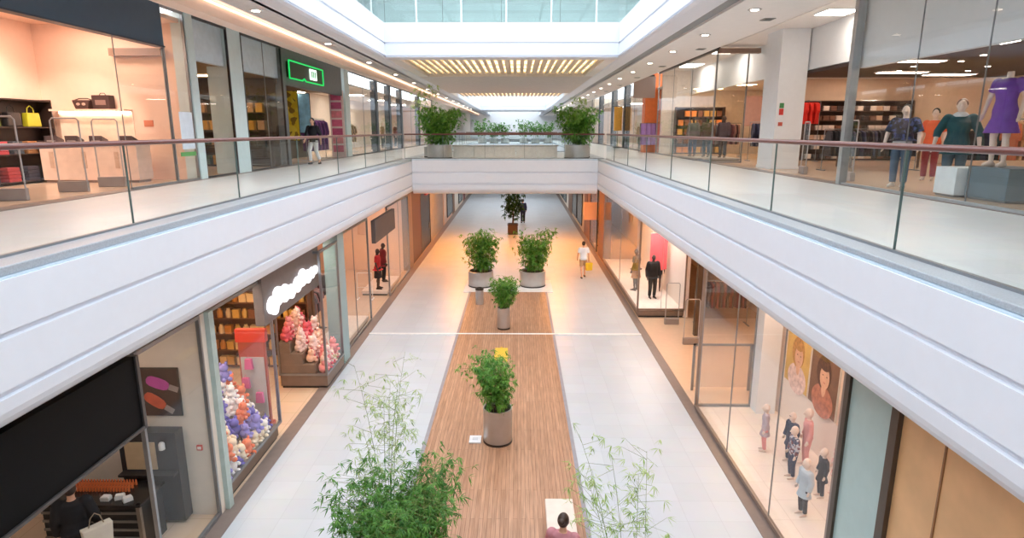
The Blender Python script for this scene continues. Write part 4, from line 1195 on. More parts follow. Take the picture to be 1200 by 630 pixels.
kid('child mannequin in charcoal dress beside the pale blue one', 5.64, 10.3, PI / 2, .95, BLKC, BLKC, kind='tunic')
kid('taller child mannequin in pink near the back wall of the kids window', 5.85, 11.4, PI / 2 - .2, 1.2, PNK, PNK)
kid('child mannequin in a floral dress by the posters, near the teal panel', 5.95, 10.35, PI / 2, 1.1, FLOR, PNK, kind='tunic')
kid('child mannequin in navy cap and dark jacket behind the plaid one', 5.6, 11.55, PI / 2 + .3, 1.05, NAVY, NAVY, kind='jacket', hat=NAVY)
panel_lamp(5.4, 9.0, 3.72, .6, 1.4, LAMPP, 'peach ceiling lamp at the near end of the kids window')
panel_lamp(5.4, 12.2, 3.72, .6, 1.4, LAMPP, 'peach ceiling lamp at the far end of the kids window')
panel_lamp(6.4, 16.6, 3.72, .8, 1.6, LAMPO, 'amber ceiling lamp inside the kids shop entrance')
panel_lamp(5.6, 4.2, 3.72, .4, .4, LAMPO, 'hidden lamp behind the timber front') if False else None
# entrance and gates
sbox('floor_right_entrance', 4.42, 9.0, 14.3, 21.6, -.004, .008, mat('entrance_floor', (222, 190, 160), .3, var=.03))
wall('right_entrance_back', 9.0, 9.2, 14.2, 34, 0, 3.72, BEIGE)
gate('grey security gate at the right lower entrance, nearer the mannequin window', 5.46, 20.9, 0, 0)
gate('grey security gate at the right lower entrance, nearer the kids shop', 5.56, 18.8, 0, 0)
sbox('trim_bronze_jamb', 5.9, 6.1, 19.6, 19.8, 0, 3.72, mat('bronze_post', (92, 80, 70), .4, .6))
DKC = [mat('dark_cloth', (60, 48, 54), .8), mat('maroon_cloth', (110, 46, 50), .8)]
clothes_rack('clothes rack of dark garments behind the right security gates', 7.2, 20.9, 0, 1.8, 'x', DKC, 'dark or maroon garment on the rack behind the right security gates', 'garments behind the right gates', 1.6, L=.9)
# mannequin window
plinth('low taupe plinth of the mannequin window at the right entrance', 4.42, 6.1, 21.72, 31.0, .25, PLM)
sbox('trim_plinth_top', 4.46, 6.08, 21.76, 30.96, .25, .27, mat('plinth_top_white', (244, 236, 230), .4))
window(S1R, 21.74, 31, .27, 3.72, (25.9,), mat('warm_grey_frame', (150, 134, 124), .4, .4))
window(21.74, S1R, 6.1, .27, 3.72, (5.25,), mat('warm_grey_frame', (150, 134, 124), .4, .4), across=True)
wall('mannequin_window_back', 6.1, 6.25, 21.74, 31, 0, 3.72, mat('window_back_white', (248, 236, 228), .6, var=.01))
human('mannequin', 'bronze mannequin in tan skirt left of the coral banner', 'mannequin', (4.85, 24.6, .27), PI / 2 - .7, 1.74, MANB, person=False, clothes=[('shirt', mat('khaki_top', (96, 78, 58), .8), .7, .9), ('skirt', mat('tan_skirt', (176, 124, 78), .8), .55, .04)], vox=.014)
human('mannequin', 'black-clad mannequin standing in front of the coral banner', 'mannequin', (5.28, 23.4, .27), PI + .2, 1.74, MANB, person=False, clothes=[('jacket', mat('black_coat', (22, 22, 28), .8), 1.9, .84), ('trousers', mat('black_trouser', (24, 24, 28), .8), 1.95)], vox=.014)
human('mannequin', 'bronze mannequin with a pink sleeveless top behind the black-clad one', 'mannequin', (5.75, 24.6, .27), PI - .3, 1.74, MANB, person=False, clothes=[('shirt', mat('coral_top', (240, 120, 120), .8), .3, .9), ('shorts', mat('black_trouser', (24, 24, 28), .8), .5)], vox=.014)
t = thing('hanging_banner', 'coral pink hanging banner in the right mannequin window', 'banner', (5.6, 24.0, 1.30))
MB().box(-.34, .34, -.01, .01, 0, 1.45).build('cloth', mat('coral_banner', (252, 106, 116), .7, var=.03), t)
MB().tube([(-.36, 0, 1.45), (.36, 0, 1.45)], .018, 8).build('top_bar', ALU, t)
for q in (-.3, .3): MB().tube([(q, 0, 1.45), (q, 0, 2.41)], .005, 5).build('wire', ALU, t)
panel_lamp(5.2, 23.2, 3.72, .8, 1.4, LAMPN, 'neutral ceiling lamp over the black-clad mannequin')
panel_lamp(5.2, 27.0, 3.72, .8, 1.4, LAMPP, 'peach ceiling lamp at the far end of the mannequin window')
panel_lamp(7.4, 18.6, 3.72, 1.2, .6, LAMPP, 'peach ceiling lamp over the right lower entrance')
# far lower right
t = thing('shop_sign', 'plain salmon projecting sign beyond the right mannequin window', 'sign', (4.35, 34, 1.86))
MB().box(-.7, .7, -.06, .06, 0, .98).build('panel', mat('salmon_sign', (214, 184, 176), .6, var=.01), t, bevel=.01)
for q in (-.5, .5): MB().tube([(q, 0, .98), (q, 0, 2.0)], .012, 6).build('hanger_rod', DARK, t)
wall('far_right_brown', 4.45, 4.8, 31.2, 33.6, 0, 3.72, BROWN)
window(4.4, 33.8, 37, .1, 3.6, (35.4,), DARK)
wall('far_right_back', 7.0, 7.2, 33.6, 46, 0, 3.72, BEIGE)
human('mannequin', 'dark mannequin in the far right lower window below the salmon sign', 'mannequin', (4.9, 36, 0.0), PI / 2, 1.75, MANB, person=False, clothes=[('jacket', mat('black_coat', (22, 22, 28), .8), 1.9, .7, .03), ('trousers', mat('black_trouser', (24, 24, 28), .8), 1.95)], vox=.016)
table('low wooden display table far along the right lower front', 5.0, 34.6, 0, .7, .7, .6, WOODW)
panel_lamp(5.6, 36, 3.72, .8, 1.4, LAMPO, 'amber ceiling lamp in the far right lower window')
for i, (y0, y1, m) in enumerate(((37.2, 41, BROWN), (41, 50, BEIGE), (50, 54, BROWN), (54, 66, CREAM), (66, 70, BROWN), (70, 110, BEIGE))):
    wall('far_right_front', 4.45, 4.85, y0, y1, 0, 3.72, m)
for y in (42, 46, 56, 60, 74):
    window(4.4, y, y + 3.4, .3, 3.2, (y + 1.7,), DARK, gl=glass('dim_glass', (.55, .58, .58), 1.0, milk=.25))

# ------------------------------------------------------------------ upper floor, left side
wall('upper_peach_back', -12.4, -12.2, -4, 16.2, L2, 9.55, PEACH)
wall('upper_peach_partition', -12.4, -8.35, 16.2, 16.35, L2, 9.55, PEACH)
sbox('ceiling_upper_peach_shop', -12.4, -8.4, -4, 16.2, 9.3, 9.4, PEACH)
t = thing('shop_sign', 'long plain slate-blue sign panel above the peach shop at top left', 'sign', (S2L, 9.2, 8.62))
MB().box(-.12, .06, -5.8, 5.8, 0, .92).build('panel', mat('slate_blue', (58, 82, 102), .45, var=.03), t, bevel=.01)
MB().box(-.14, .08, -5.82, 5.82, -.03, .0).build('edge_trim', mat('slate_edge', (38, 52, 66), .4), t)
window(S2L, 13.2, 15.0, L2, 8.62, (), ALU, top=False, post=.014)
window(S2L, 15.04, 16.05, L2, 9.55, (), ALU)
sbox('trim_door_lintel', -10.2, -8.9, 16.0, 16.2, 8.52, 8.70, mat('lintel_taupe', (150, 124, 108), .5))
o = MB().box(-.006, .006, -.3, .3, 0, .9).box(.006, .01, -.28, .28, .02, .88).build('notice_panel', mat('pale_blue_notice', (216, 226, 236), .4), loc=(-8.26, 15.65, 6.25))
tag(o, 'pale blue-white notice panel on the glass beside the peach shop', 'notice')
o = MB().box(-.006, .006, -.36, .36, 0, .1).box(.006, .009, -.3, -.1, .03, .07).build('green_sticker', mat('green_sticker', (84, 158, 84), .4), loc=(-8.26, 15.6, 6.08))
tag(o, 'small green strip sticker under the pale notice panel', 'sticker')
t = thing('wall_shelf', 'peach wall shelf with lit underside carrying two dark baskets', 'shelf', (-10.85, 16.05, 7.18))
MB().box(-.95, .95, -.22, .14, 0, .05).build('board', PEACH, t)
MB().box(-.9, .9, .06, .10, -.05, -.0).build('light_strip', LAMPP, t)
MB().box(-.95, .95, .11, .15, -1.0, 0).build('back_panel', mat('pale_back', (246, 226, 206), .5), t)
def basket(label, x, wide):
    t = thing('basket', label, 'basket', (x, 15.98, 7.23))
    if wide:
        g = MB().prism([(-.16, 0), (.16, 0), (.23, .22), (-.23, .22)], 'y', -.12, .12)
        g.build('bowl', mat('dark_wicker', (78, 52, 48), .7, var=.2, scale=30), t, bevel=.02)
        for q in (-1, 1): MB().ell((q * .07, -.125, .12), (.05, .012, .035), 10, 6).build('hand_hole', mat('pale_hole', (206, 176, 160), .6), t)
        MB().tube([(-.23, 0, .22), (-.1, 0, .26), (.1, 0, .26), (.23, 0, .22)], .014, 6).build('rim', mat('dark_wicker', (78, 52, 48), .7), t)
    else:
        MB().box(-.22, .22, -.12, .12, 0, .34).build('box_body', mat('dark_case', (66, 44, 42), .6), t, bevel=.015)
        MB().box(-.13, .13, -.127, -.12, .1, .22).build('front_label', mat('case_label', (140, 112, 104), .5), t)
        MB().tube([(-.08, 0, .34), (-.05, 0, .39), (.05, 0, .39), (.08, 0, .34)], .01, 6).build('handle', mat('dark_case', (66, 44, 42), .6), t)
basket('flared dark wicker basket on the lit peach shelf', -10.98, True)
basket('square dark case on the lit peach shelf', -10.48, False)
t = thing('counter', 'long pale counter along the partition of the peach shop', 'counter', (-10.9, 15.45, L2))
MB().box(-.78, 1.6, -.3, .3, .06, .92).build('body', mat('peach_counter', (232, 204, 188), .4), t, bevel=.01)
MB().box(-.82, 1.64, -.34, .34, .92, .97).build('top', mat('counter_pale_top', (240, 222, 210), .3), t)
MB().box(-.74, 1.55, -.26, .26, 0, .06).build('kick_base', mat('kick_grey', (150, 130, 122), .5), t)
for k, x in enumerate((-.5, .3, 1.1)): MB().box(x - .05, x + .05, -.32, -.3, .35, .75).build('inlay', mat('inlay_tan', (206, 172, 152), .5), t)
for i, (x, n) in enumerate(((-11.45, 'left'), (-10.95, 'middle'), (-10.35, 'right'), (-9.6, 'far right'))):
    t = thing('card_reader', 'small dark till box on the pale counter, %s one' % n, 'till', (x, 15.4, L2 + .97), 0, 'till boxes on the pale counter')
    MB().prism([(-.12, 0), (.12, 0), (.12, .06), (-.12, .16)], 'x', -.16, .16).build('case', mat('till_dark', (72, 60, 62), .4), t, bevel=.008)
    MB().box(-.1, .1, -.13, -.12, .02, .05).build('keys', mat('till_keys', (150, 140, 140), .4), t)
o = MB().box(-.12, .12, -.015, 0, 0, .16).box(-.09, .09, -.02, -.015, .04, .12).build('wall_plate', mat('orange_plate', (214, 128, 96), .5), loc=(-9.52, 16.2, 6.8))
tag(o, 'small orange wall plate on the peach partition', 'plate')
for i, (y, n) in enumerate(((11.2, 'nearest the left edge'), (12.85, 'in the middle'), (14.1, 'nearest the pale notice'))):
    gate('security gate on a grey foot before the peach counter, the one %s' % n, -9.3, y, L2, .25, 1.5, .55, 'gates of the peach shop')
bk = shelf_unit('dark bookcase of bags and clothes against the peach back wall', -11.95, 14.4, L2, 3.0, .36, 2.0, 4, mat('black_brown_shelf', (52, 36, 32), .5), along='y')
def hand_bag(m, label, loc, rz, s=1.0, group=None):
    t = thing('handbag', label, 'bag', loc, rz, group); t.scale = (s,) * 3
    MB().prism([(-.2, 0), (.2, 0), (.17, .3), (-.17, .3)], 'y', -.07, .07).build('bag_body', m, t, bevel=.02)
    MB().tube([(-.1, 0, .29), (-.08, 0, .4), (0, 0, .45), (.08, 0, .4), (.1, 0, .29)], .011, 6).build('handle', m, t, smooth=True)
    return t
YG = mat('lime_bag', (186, 182, 40), .5); BKB = mat('black_bag', (30, 28, 30), .4)
zs = [L2 + .06 + 1.9 * k / 3 + .016 for k in range(4)]
hand_bag(YG, 'lime-yellow handbag on the middle shelf of the dark bookcase', (-11.9, 15.35, zs[2] - .0), PI / 2, 1.1)
hand_bag(BKB, 'black handbag left of the lime-yellow one in the dark bookcase', (-11.9, 14.75, zs[2]), PI / 2, 1.1)
hand_bag(mat('olive_bag', (120, 134, 50), .5), 'olive handbag on the middle shelf at the left of the dark bookcase', (-11.9, 14.15, zs[2]), PI / 2, 1.0)
for i, (y, c, n) in enumerate(((13.3, (150, 60, 66), 'red'), (13.75, (96, 82, 120), 'violet-grey'), (14.2, (176, 70, 80), 'rose'), (14.65, (70, 78, 90), 'slate'), (15.1, (160, 110, 70), 'tan'), (15.5, (60, 40, 40), 'dark brown'))):
    o = folded(mat('folded_' + n, c, .8), '%s folded clothes on the second-lowest shelf of the dark bookcase' % n, 'folded clothes in the dark bookcase', .3, .3, .3); o.location = (-11.92, y, zs[1]); o.rotation_euler = (0, 0, PI / 2)
for i, (y, c, n) in enumerate(((13.3, (120, 40, 46), 'dark red'), (13.8, (80, 70, 84), 'grey'), (14.4, (170, 60, 66), 'bright red'), (15.0, (60, 56, 70), 'charcoal'))):
    o = folded(mat('foldlow_' + n, c, .8), '%s folded clothes on the bottom shelf of the dark bookcase' % n, 'folded clothes in the dark bookcase', .36, .3, .34); o.location = (-11.92, y, zs[0]); o.rotation_euler = (0, 0, PI / 2)
for i, (x, y) in enumerate(((-10.6, 11.2), (-11.4, 13.6), (-9.6, 13.8))):
    t = thing('track_spotlight', 'black ceiling spotlight in the peach shop, %s' % ('nearest the left edge', 'near the dark bookcase', 'near the counter')[i], 'spotlight', (x, y, 9.3))
    MB().tube([(0, 0, 0), (0, 0, -.12)], .014, 8).build('arm', BLACK, t)
    MB().tube([(-.02, .02, -.12), (-.12, .12, -.24)], [.05, .06], 12).build('lamp_head', BLACK, t, smooth=True)
    MB().tube([(-.12, .12, -.24), (-.125, .125, -.246)], [.052, .052], 12).build('lens', LAMPP, t)
    sp = bpy.data.lights.new('spot', 'SPOT'); sp.energy = 260; sp.color = (1, .80, .66); sp.spot_size = 1.3; sp.spot_blend = .6; sp.shadow_soft_size = .06
    so = bpy.data.objects.new('spot_lamp', sp); COL.objects.link(so); so.location = (x - .14, y + .14, 9.03)
    so.rotation_euler = Vector((-.5, .55, -.9)).to_track_quat('-Z', 'Y').to_euler()
panel_lamp(-10.4, 12.2, 9.3, 1.8, 1.0, LAMPP, 'peach ceiling lamp over the gates of the peach shop')
panel_lamp(-10.4, 15.2, 9.3, 1.8, .5, LAMPP, 'peach ceiling lamp over the pale counter')

# brown shop between the columns
sbox('wall_brown_bulkhead', -8.6, -8.45, 16.35, 22.5, 8.5, 9.55, mat('bulkhead_reflection_blue', (216, 228, 238), .5))  # bluish white puts the front glass reflection into the colour
wall('upper_brown_back', -12.6, -12.4, 16.35, 31, L2, 9.55, BROWN)
sbox('ceiling_upper_brown_shop', -12.4, -8.6, 16.35, 31, 8.5, 8.6, mat('brown_slat_ceiling', (120, 88, 56), .6, var=.15))
wall('upper_brown_partition', -12.4, -8.6, 22.5, 22.65, L2, 8.5, mat('dark_brown_wall', (78, 58, 44), .6))
sbox('trim_pale_column', -8.62, -8.24, 16.08, 16.42, L2, 9.55, TEALC)
sbox('trim_pale_column_wide', -8.95, -8.28, 18.4, 19.25, L2, 9.55, TEALC)
window(S2L, 16.45, 18.36, L2, 9.55, (), DARK)
window(S2L, 19.28, 22.45, L2, 9.55, (20.9,), DARK)
shelf_unit('brown shelving with red and orange goods behind the first pale column', -11.6, 18.6, L2, 2.4, .35, 2.4, 5, mat('dark_brown_shelf', (66, 46, 34), .5))
pr = []
for n, c in (('red', (190, 74, 50)), ('orange', (222, 140, 80)), ('pale', (230, 200, 176)), ('brown', (110, 66, 44))):
    pr.append(carton(mat('goods_' + n, c, .5), '%s carton on the brown shelving behind the first pale column' % n, '%s cartons behind the first pale column' % n, .22, .2, .3))
fill_shelves(-11.6, 18.56, L2, 2.4, .35, 2.4, 5, pr, 8, skip=.1)
shelf_unit('dark shelving of green and brown goods behind the second upper left window', -10.4, 22.25, L2, 3.2, .35, 2.5, 5, mat('dark_brown_shelf', (66, 46, 34), .5))
pr = []
for n, c in (('green', (70, 96, 66)), ('ochre', (196, 150, 70)), ('dark', (56, 50, 44)), ('tan', (176, 140, 104))):
    pr.append(carton(mat('goods2_' + n, c, .5), '%s carton on the dark shelving left of the green-lit sign' % n, '%s cartons left of the green-lit sign' % n, .24, .2, .32))
fill_shelves(-10.4, 22.2, L2, 3.2, .35, 2.5, 5, pr, 9, skip=.1)
table('dark display table behind the second upper left window', -9.6, 20.6, L2, 1.0, 1.4, .8, mat('dark_brown_shelf', (66, 46, 34), .5))
panel_lamp(-10.6, 17.6, 8.5, .8, .6, LAMPO, 'amber ceiling lamp behind the first pale column')
panel_lamp(-10.2, 21.0, 8.5, 1.0, .6, LAMPO, 'amber ceiling lamp left of the green-lit sign')

# shop with the green sign
sbox('wall_grey_header', -8.5, -8.3, 22.5, 30.0, 8.3, 9.55, mat('grey_header', (112, 116, 118), .5))
sbox('trim_grey_pier', -8.55, -8.28, 22.45, 22.75, L2, 8.3, mat('grey_header', (112, 116, 118), .5))
t = thing('shop_sign', 'dark shop sign with a green neon outline and white block', 'sign', (-8.24, 24.8, 8.52))
MB().box(-.05, .05, -1.9, 1.9, .05, .60).build('panel', mat('sign_olive', (52, 62, 36), .4), t)
g = MB()
pts = [(.08, -1.95, .02), (.08, -.6, .02), (.08, -.4, .10), (.08, -.2, .02), (.08, 1.95, .02), (.08, 1.95, .63), (.08, -1.95, .63), (.08, -1.95, .02)]
for a, b in zip(pts, pts[1:]): g.tube([a, b], .028, 8)
g.build('neon_outline', emit('green_neon', (24, 190, 90), 1.0), t)
wb_ = MB().box(.05, .09, .35, 1.1, .14, .54).build('white_block', emit('white_sign_block', (226, 250, 232), 1.6), t)
for k in range(3): MB().box(.09, .1, .45 + k * .2, .57 + k * .2, .22, .46).build('letter_block', mat('mint_block', (120, 200, 150), .5), wb_)
poster('tall yellow poster just inside the green-lit shop entrance', -9.4, -8.75, 25.2, 6.3, 8.25, pattern_mat('yellow_print', [(240, 200, 40), (246, 214, 70), (150, 110, 30), (238, 196, 44)], 5))
poster('pale blue poster beside the yellow one at the green-lit shop', -9.3, -8.6, 26.2, 6.6, 8.2, mat('blue_print', (150, 196, 216), .5, var=.25, scale=4))
wall('upper_green_back', -10.6, -10.4, 22.65, 31, L2, 8.3, mat('dark_olive_wall', (74, 66, 50), .6))
PUR = mat('purple_cloth', (84, 40, 104), .8)
PL_ = [mat('plum_dress', (92, 50, 100), .8), mat('violet_dress', (70, 40, 96), .8), mat('mauve_dress', (128, 72, 130), .8)]
clothes_rack('rack of purple dresses right of the black-dressed walker', -8.9, 27.6, L2, 2.6, 'y', PL_, 'purple dress on the rack right of the black-dressed walker', 'purple dresses in the green-lit shop', 1.75, n=15, L=1.3)
t = thing('poster_column', 'column of small pink posters at the end of the green-lit shop', 'poster', (-8.6, 30.1, L2))
MB().box(-.35, .3, -.06, .06, 0, 3.1).build('board', mat('pink_board', (232, 206, 204), .5), t)
for k in range(7):
    MB().box(-.27, .22, -.08, -.06, .25 + k * .4, .56 + k * .4).build('print', mat('pink_print%d' % (k % 3), ((214, 96, 130), (226, 130, 140), (190, 80, 120))[k % 3], .5, var=.2), t)
panel_lamp(-9.4, 26.5, 8.3, .8, .8, LAMPN, 'neutral ceiling lamp in the green-lit shop')
# glass shops farther along the left gallery
sbox('trim_pale_column_far', -8.75, -8.25, 30.3, 31.1, L2, 9.55, TEALC)
window(S2L, 31.15, 61, L2, 9.55, (34, 37.2, 41, 45, 49, 53, 57), DARK)
for y in (37.2, 41, 45, 53): sbox('trim_dark_pier', -8.6, -8.26, y - .25, y + .25, L2, 9.5, mat('blue_black_pier', (58, 66, 74), .4))
wall('upper_far_left_back', -12.6, -12.4, 31.1, 61, L2, 9.55, CREAM)
wall('upper_far_left_partition', -12.4, -8.4, 61, 61.2, L2, 9.55, PEACH)
sbox('ceiling_upper_far_left', -12.4, -8.5, 31.1, 61, 8.9, 9.0, CEILM)
for i, (x, y, m1, m2, lb) in enumerate(((-9.2, 34.2, mat('tan_dress', (190, 150, 110), .8), None, 'mannequin in a tan dress behind the far left glass front, nearest one'), (-9.1, 39.2, W_TEE, BLKC, 'mannequin in white shirt behind the far left glass front'),
                                       (-9.2, 42.6, mat('sand_coat', (170, 136, 104), .8), BLKC, 'mannequin in a sand coat behind the far left glass front'), (-9.1, 46.6, DRED, BLKC, 'mannequin in a dark red coat behind the far left glass front'))):
    cl = [('jacket' if i > 1 else 'shirt', m1, 1.9, .72, .03)]
    if m2: cl.append(('trousers', m2, 1.95))
    human('mannequin', lb, 'mannequin', (x, y, L2), PI / 2 * -1, 1.78, MANW, person=False, clothes=cl, vox=.016)
clothes_rack('rack of tan and cream clothes far along the left gallery', -9.8, 36.2, L2, 2.4, 'y', [mat('tan_dress', (190, 150, 110), .8), mat('cream_goods', (236, 208, 160), .5), BLKC], 'tan, cream or charcoal garment on the rack far along the left gallery', 'garments far along the left gallery', 1.6, n=14, L=.95)
for y in (34, 40, 47, 55): panel_lamp(-10.4, y, 8.9, 1.2, 1.0, LAMPN, 'neutral ceiling lamp behind the far left glass front', 'lamps behind the far left glass front')
sbox('wall_far_left_upper', -8.6, -8.3, 61.2, YE, L2, 9.55, CREAM)

# ------------------------------------------------------------------ upper floor, right side
FRM = mat('silver_post', (176, 180, 182), .3, .7)
window(S2R, 3.0, 14.8, L2, 9.9, (4.9, 6.8, 8.75, 10.65, 12.5), FRM, post=.06)
sbox('trim_silver_post', 7.62, 7.80, 14.76, 14.92, L2, 9.9, FRM)
sbox('wall_white_bulkhead', 7.85, 8.0, -4, 14.9, 8.1, 9.9, WHITE)
sbox('wall_white_bulkhead_return', 7.85, 9.5, 14.9, 15.05, 8.45, 9.9, WHITE)
sbox('wall_white_bulkhead_recessed', 9.4, 9.55, 15.05, 35, 8.62, 9.9, WHITE)
sbox('ceiling_entrance_right', 8.0, 9.4, 15.05, 35, 9.88, 9.98, CEILM)
sbox('ceiling_upper_right_dark', 8.0, 17, -4, 15.0, 8.5, 8.6, DBROWN)
sbox('ceiling_upper_right_dark_inner', 9.4, 17, 15.0, 22.4, 8.5, 8.6, DBROWN)
sbox('ceiling_upper_right_white', 9.5, 17, 22.4, 35, 8.85, 8.95, CEILM)
sbox('wall_right_dropped_edge', 9.5, 17, 22.3, 22.45, 8.5, 8.95, CEILM)
wall('upper_right_back', 16.8, 17, -4, 35, L2, 8.9, BEIGE)
wall('upper_right_partition', 7.9, 17, 35, 35.2, L2, 9.9, mat('pale_partition', (232, 222, 212), .5))
pl = struct(MB().box(8.45, 9.35, 20.85, 22.1, L2, 9.9).box(8.43, 9.37, 20.83, 22.12, L2, L2 + .08).build('wall_pillar_white', WHITE))
for z, h, c, nm, lb in ((7.2, .2, (208, 60, 56), 'extinguisher_sign', 'red sign on the white pillar below the green one'), (7.42, .16, (70, 140, 84), 'exit_sign', 'small green sign on the white pillar above the red one'), (6.85, .12, (200, 96, 80), 'call_point', 'small red call point on the white pillar under the signs')):
    o = MB().box(-.07, .07, -.014, 0, 0, h).box(-.045, .045, -.018, -.014, h * .3, h * .7).build(nm, [mat('sign_' + nm, c, .4)], loc=(8.62, 20.85, z)); tag(o, lb, 'sign')
sbox('trim_dark_header_line', 7.66, 7.76, 24.9, 35, 9.72, 9.82, DARK)
window(S2R, 25.0, 35.0, L2, 9.75, (28.4, 31.7), ALU)
window(25.0, S2R, 8.9, L2, 9.75, (), ALU, across=True)
sbox('trim_entrance_lintel', 7.7, 9.3, 24.85, 25.1, 9.6, 9.78, mat('lintel_taupe', (150, 124, 108), .5))
# mannequins near the glass
JEAN = mat('blue_jeans', (60, 84, 112), .8)
NVP = pattern_mat('navy_print', [(38, 42, 66), (70, 84, 140), (30, 32, 44), (52, 56, 84)], 18)
mw = human('mannequin', 'mannequin in navy printed top over a white shirt and jeans near the silver post', 'mannequin', (8.66, 14.2, L2), 2.35, 1.80, MANW, person=False, arms=[((.28, .02, 1.14), (.30, .1, .88)), ((-.28, .02, 1.14), (-.30, .1, .88))],
          clothes=[('jacket', NVP, .9, .98), ('skirt', W_TEE, .82, .02), ('trousers', JEAN, 1.95), ('shoes', mat('pale_shoe', (230, 222, 214), .5)), ('hair', mat('black_hair', (26, 20, 20), .5))])
mw.scale = (1.08, 1.05, 1)
mw = human('mannequin', 'mannequin in a loose teal blouse with white collar and blue trousers', 'mannequin', (9.0, 12.95, L2), 2.5, 1.86, MANW, person=False, arms=[((.29, .02, 1.14), (.32, .1, .88)), ((-.29, .02, 1.14), (-.32, .1, .88))],
          clothes=[('dress', mat('teal_blouse', (22, 78, 88), .7), 1.4, .72, .06), ('trousers', mat('slate_trouser', (70, 92, 108), .8), 1.95), ('scarf', W_TEE), ('shoes', mat('pale_shoe', (230, 222, 214), .5)), ('hair', mat('brown_wig', (112, 70, 50), .5))])
mw.scale = (1.1, 1.05, 1)
t = thing('display_cube', 'white display cube in front of the teal blouse mannequin', 'plinth', (8.66, 12.2, L2))
MB().box(-.3, .3, -.3, .3, .04, .56).build('cube', mat('cube_white', (232, 238, 242), .35), t, bevel=.006)
MB().box(-.27, .27, -.27, .27, 0, .04).build('kick_base', ALU, t)
t = thing('display_block', 'slate display block carrying the purple dress mannequin', 'plinth', (8.95, 11.35, L2))
MB().box(-.42, .42, -.5, .5, .04, .6).build('block', mat('slate_block', (92, 112, 124), .4), t, bevel=.006)
MB().box(-.38, .38, -.46, .46, 0, .04).build('kick_base', ALU, t)
human('mannequin', 'headless mannequin in a purple short-sleeved dress on the slate block', 'mannequin', (8.84, 11.6, L2 + .6), 2.0, 1.86, MANW, person=False, head=False, arms=[((.27, -.02, 1.14), (.28, .08, .88)), ((-.27, -.02, 1.14), (-.28, .08, .88))],
      clothes=[('dress', mat('purple_dress', (112, 58, 168), .6, var=.12, scale=14), .62, .56, .08), ('shoes', MANW)])
human('mannequin', 'mannequin in an orange top and red trousers behind the navy printed one', 'mannequin', (10.5, 16.0, L2), 2.4, 1.78, MANW, person=False,
      clothes=[('shirt', mat('orange_top', (238, 110, 70), .8), .8, .84), ('trousers', mat('red_trouser', (146, 40, 44), .8), 1.95), ('hair', mat('black_hair', (26, 20, 20), .5))], vox=.014)
human('mannequin', 'mannequin in a dark grey coat right of the purple dress at the picture edge', 'mannequin', (9.6, 11.2, L2), PI / 2, 1.86, MANW, person=False, clothes=[('jacket', mat('black_coat', (22, 22, 28), .8), 1.9, .7, .03), ('trousers', mat('slate_trouser', (70, 92, 108), .8), 1.95)], vox=.014)
for i, (x, y, m1, m2, lb) in enumerate(((7.95, 28.6, mat('grey_knit', (128, 116, 114), .8), JEAN, 'mannequin in a grey knit and jeans by the glass left of the white pillar'),
                                       (8.4, 28.0, mat('brown_knit', (100, 74, 60), .8), mat('slate_trouser', (70, 92, 108), .8), 'mannequin in a brown knit between two others left of the white pillar'),
                                       (8.9, 27.3, mat('plum_coat', (76, 58, 66), .8), BLKC, 'mannequin in a plum-grey coat closest to the white pillar'))):
    human('mannequin', lb, 'mannequin', (x, y, L2 + .1), 2.5, 1.76, MANB, person=False, clothes=[('jacket', m1, 1.9, .78, .03), ('trousers', m2, 1.95)], vox=.014)
plinth_ = thing('window_plinth', 'low grey plinth under the three dark mannequins left of the white pillar', 'plinth', (8.5, 28.0, L2))
MB().box(-.95, 1.0, -1.3, 1.3, .03, .1).build('body', mat('plinth_grey', (170, 164, 160), .5), plinth_, bevel=.01)
MB().box(-.9, .95, -1.25, 1.25, 0, .03).build('kick_base', DARK, plinth_)
gate('grey security gate at the upper right entrance beside the silver post', 8.5, 16.0, L2, 1.4, 1.5, .55)
gate('grey security gate at the upper right entrance, nearer the white pillar', 8.5, 18.6, L2, 1.4, 1.5, .55)
# racks and shelves of the clothes store
DK = [mat('black_cloth2', (34, 32, 36), .8), mat('charcoal_cloth', (58, 54, 60), .8), mat('deep_teal_cloth', (36, 64, 72), .8), mat('navy_cloth', (54, 58, 84), .8)]
clothes_rack('long low rack of dark garments behind the silver post', 11.3, 20.2, L2, 3.0, 'x', DK, 'dark garment on the long low rack behind the silver post', 'garments on the long low rack', 1.3, n=20, L=.8)
clothes_rack('rack of dark garments right of the long low rack', 13.6, 17.5, L2, 2.4, 'x', DK, 'dark garment on the rack right of the long low rack', 'garments on the right-hand dark rack', 1.3, n=16, L=.8)
clothes_rack('rack of tan and rust garments behind the teal blouse', 12.4, 14.2, L2, 3.0, 'x', [mat('fold_rust', (176, 96, 60), .8), mat('tan_dress', (190, 150, 110), .8), mat('shelfold_brown', (122, 86, 70), .8)], 'tan, rust or brown garment on the rack behind the teal blouse', 'garments behind the teal blouse', 1.5, n=20, L=.85)
clothes_rack('rack of dark garments left of the white pillar', 10.5, 26.6, L2, 1.5, 'x', DK, 'dark garment on the rack left of the white pillar', 'garments left of the white pillar', 1.6, n=11, L=.95)
clothes_rack('tall rack of bright red garments right of the white pillar', 11.85, 26.0, L2, .95, 'x', [mat('bright_red', (226, 50, 40), .7)], 'bright red garment hanging high right of the white pillar', 'bright red garments', 2.42, n=7, L=.85)
table('low table of folded clothes between the racks on the right upper floor', 12.6, 22.0, L2, 2.4, 1.0, .75, mat('walnut', (104, 74, 54), .5))
pr = [folded(mat('fold_' + n, c, .8), '%s folded clothes on the low table between the racks' % n, '%s folded clothes on the low table' % n, .3, .36, .12) for n, c in (('white', (236, 230, 224)), ('mustard', (206, 160, 60)), ('rust', (176, 96, 60)))]
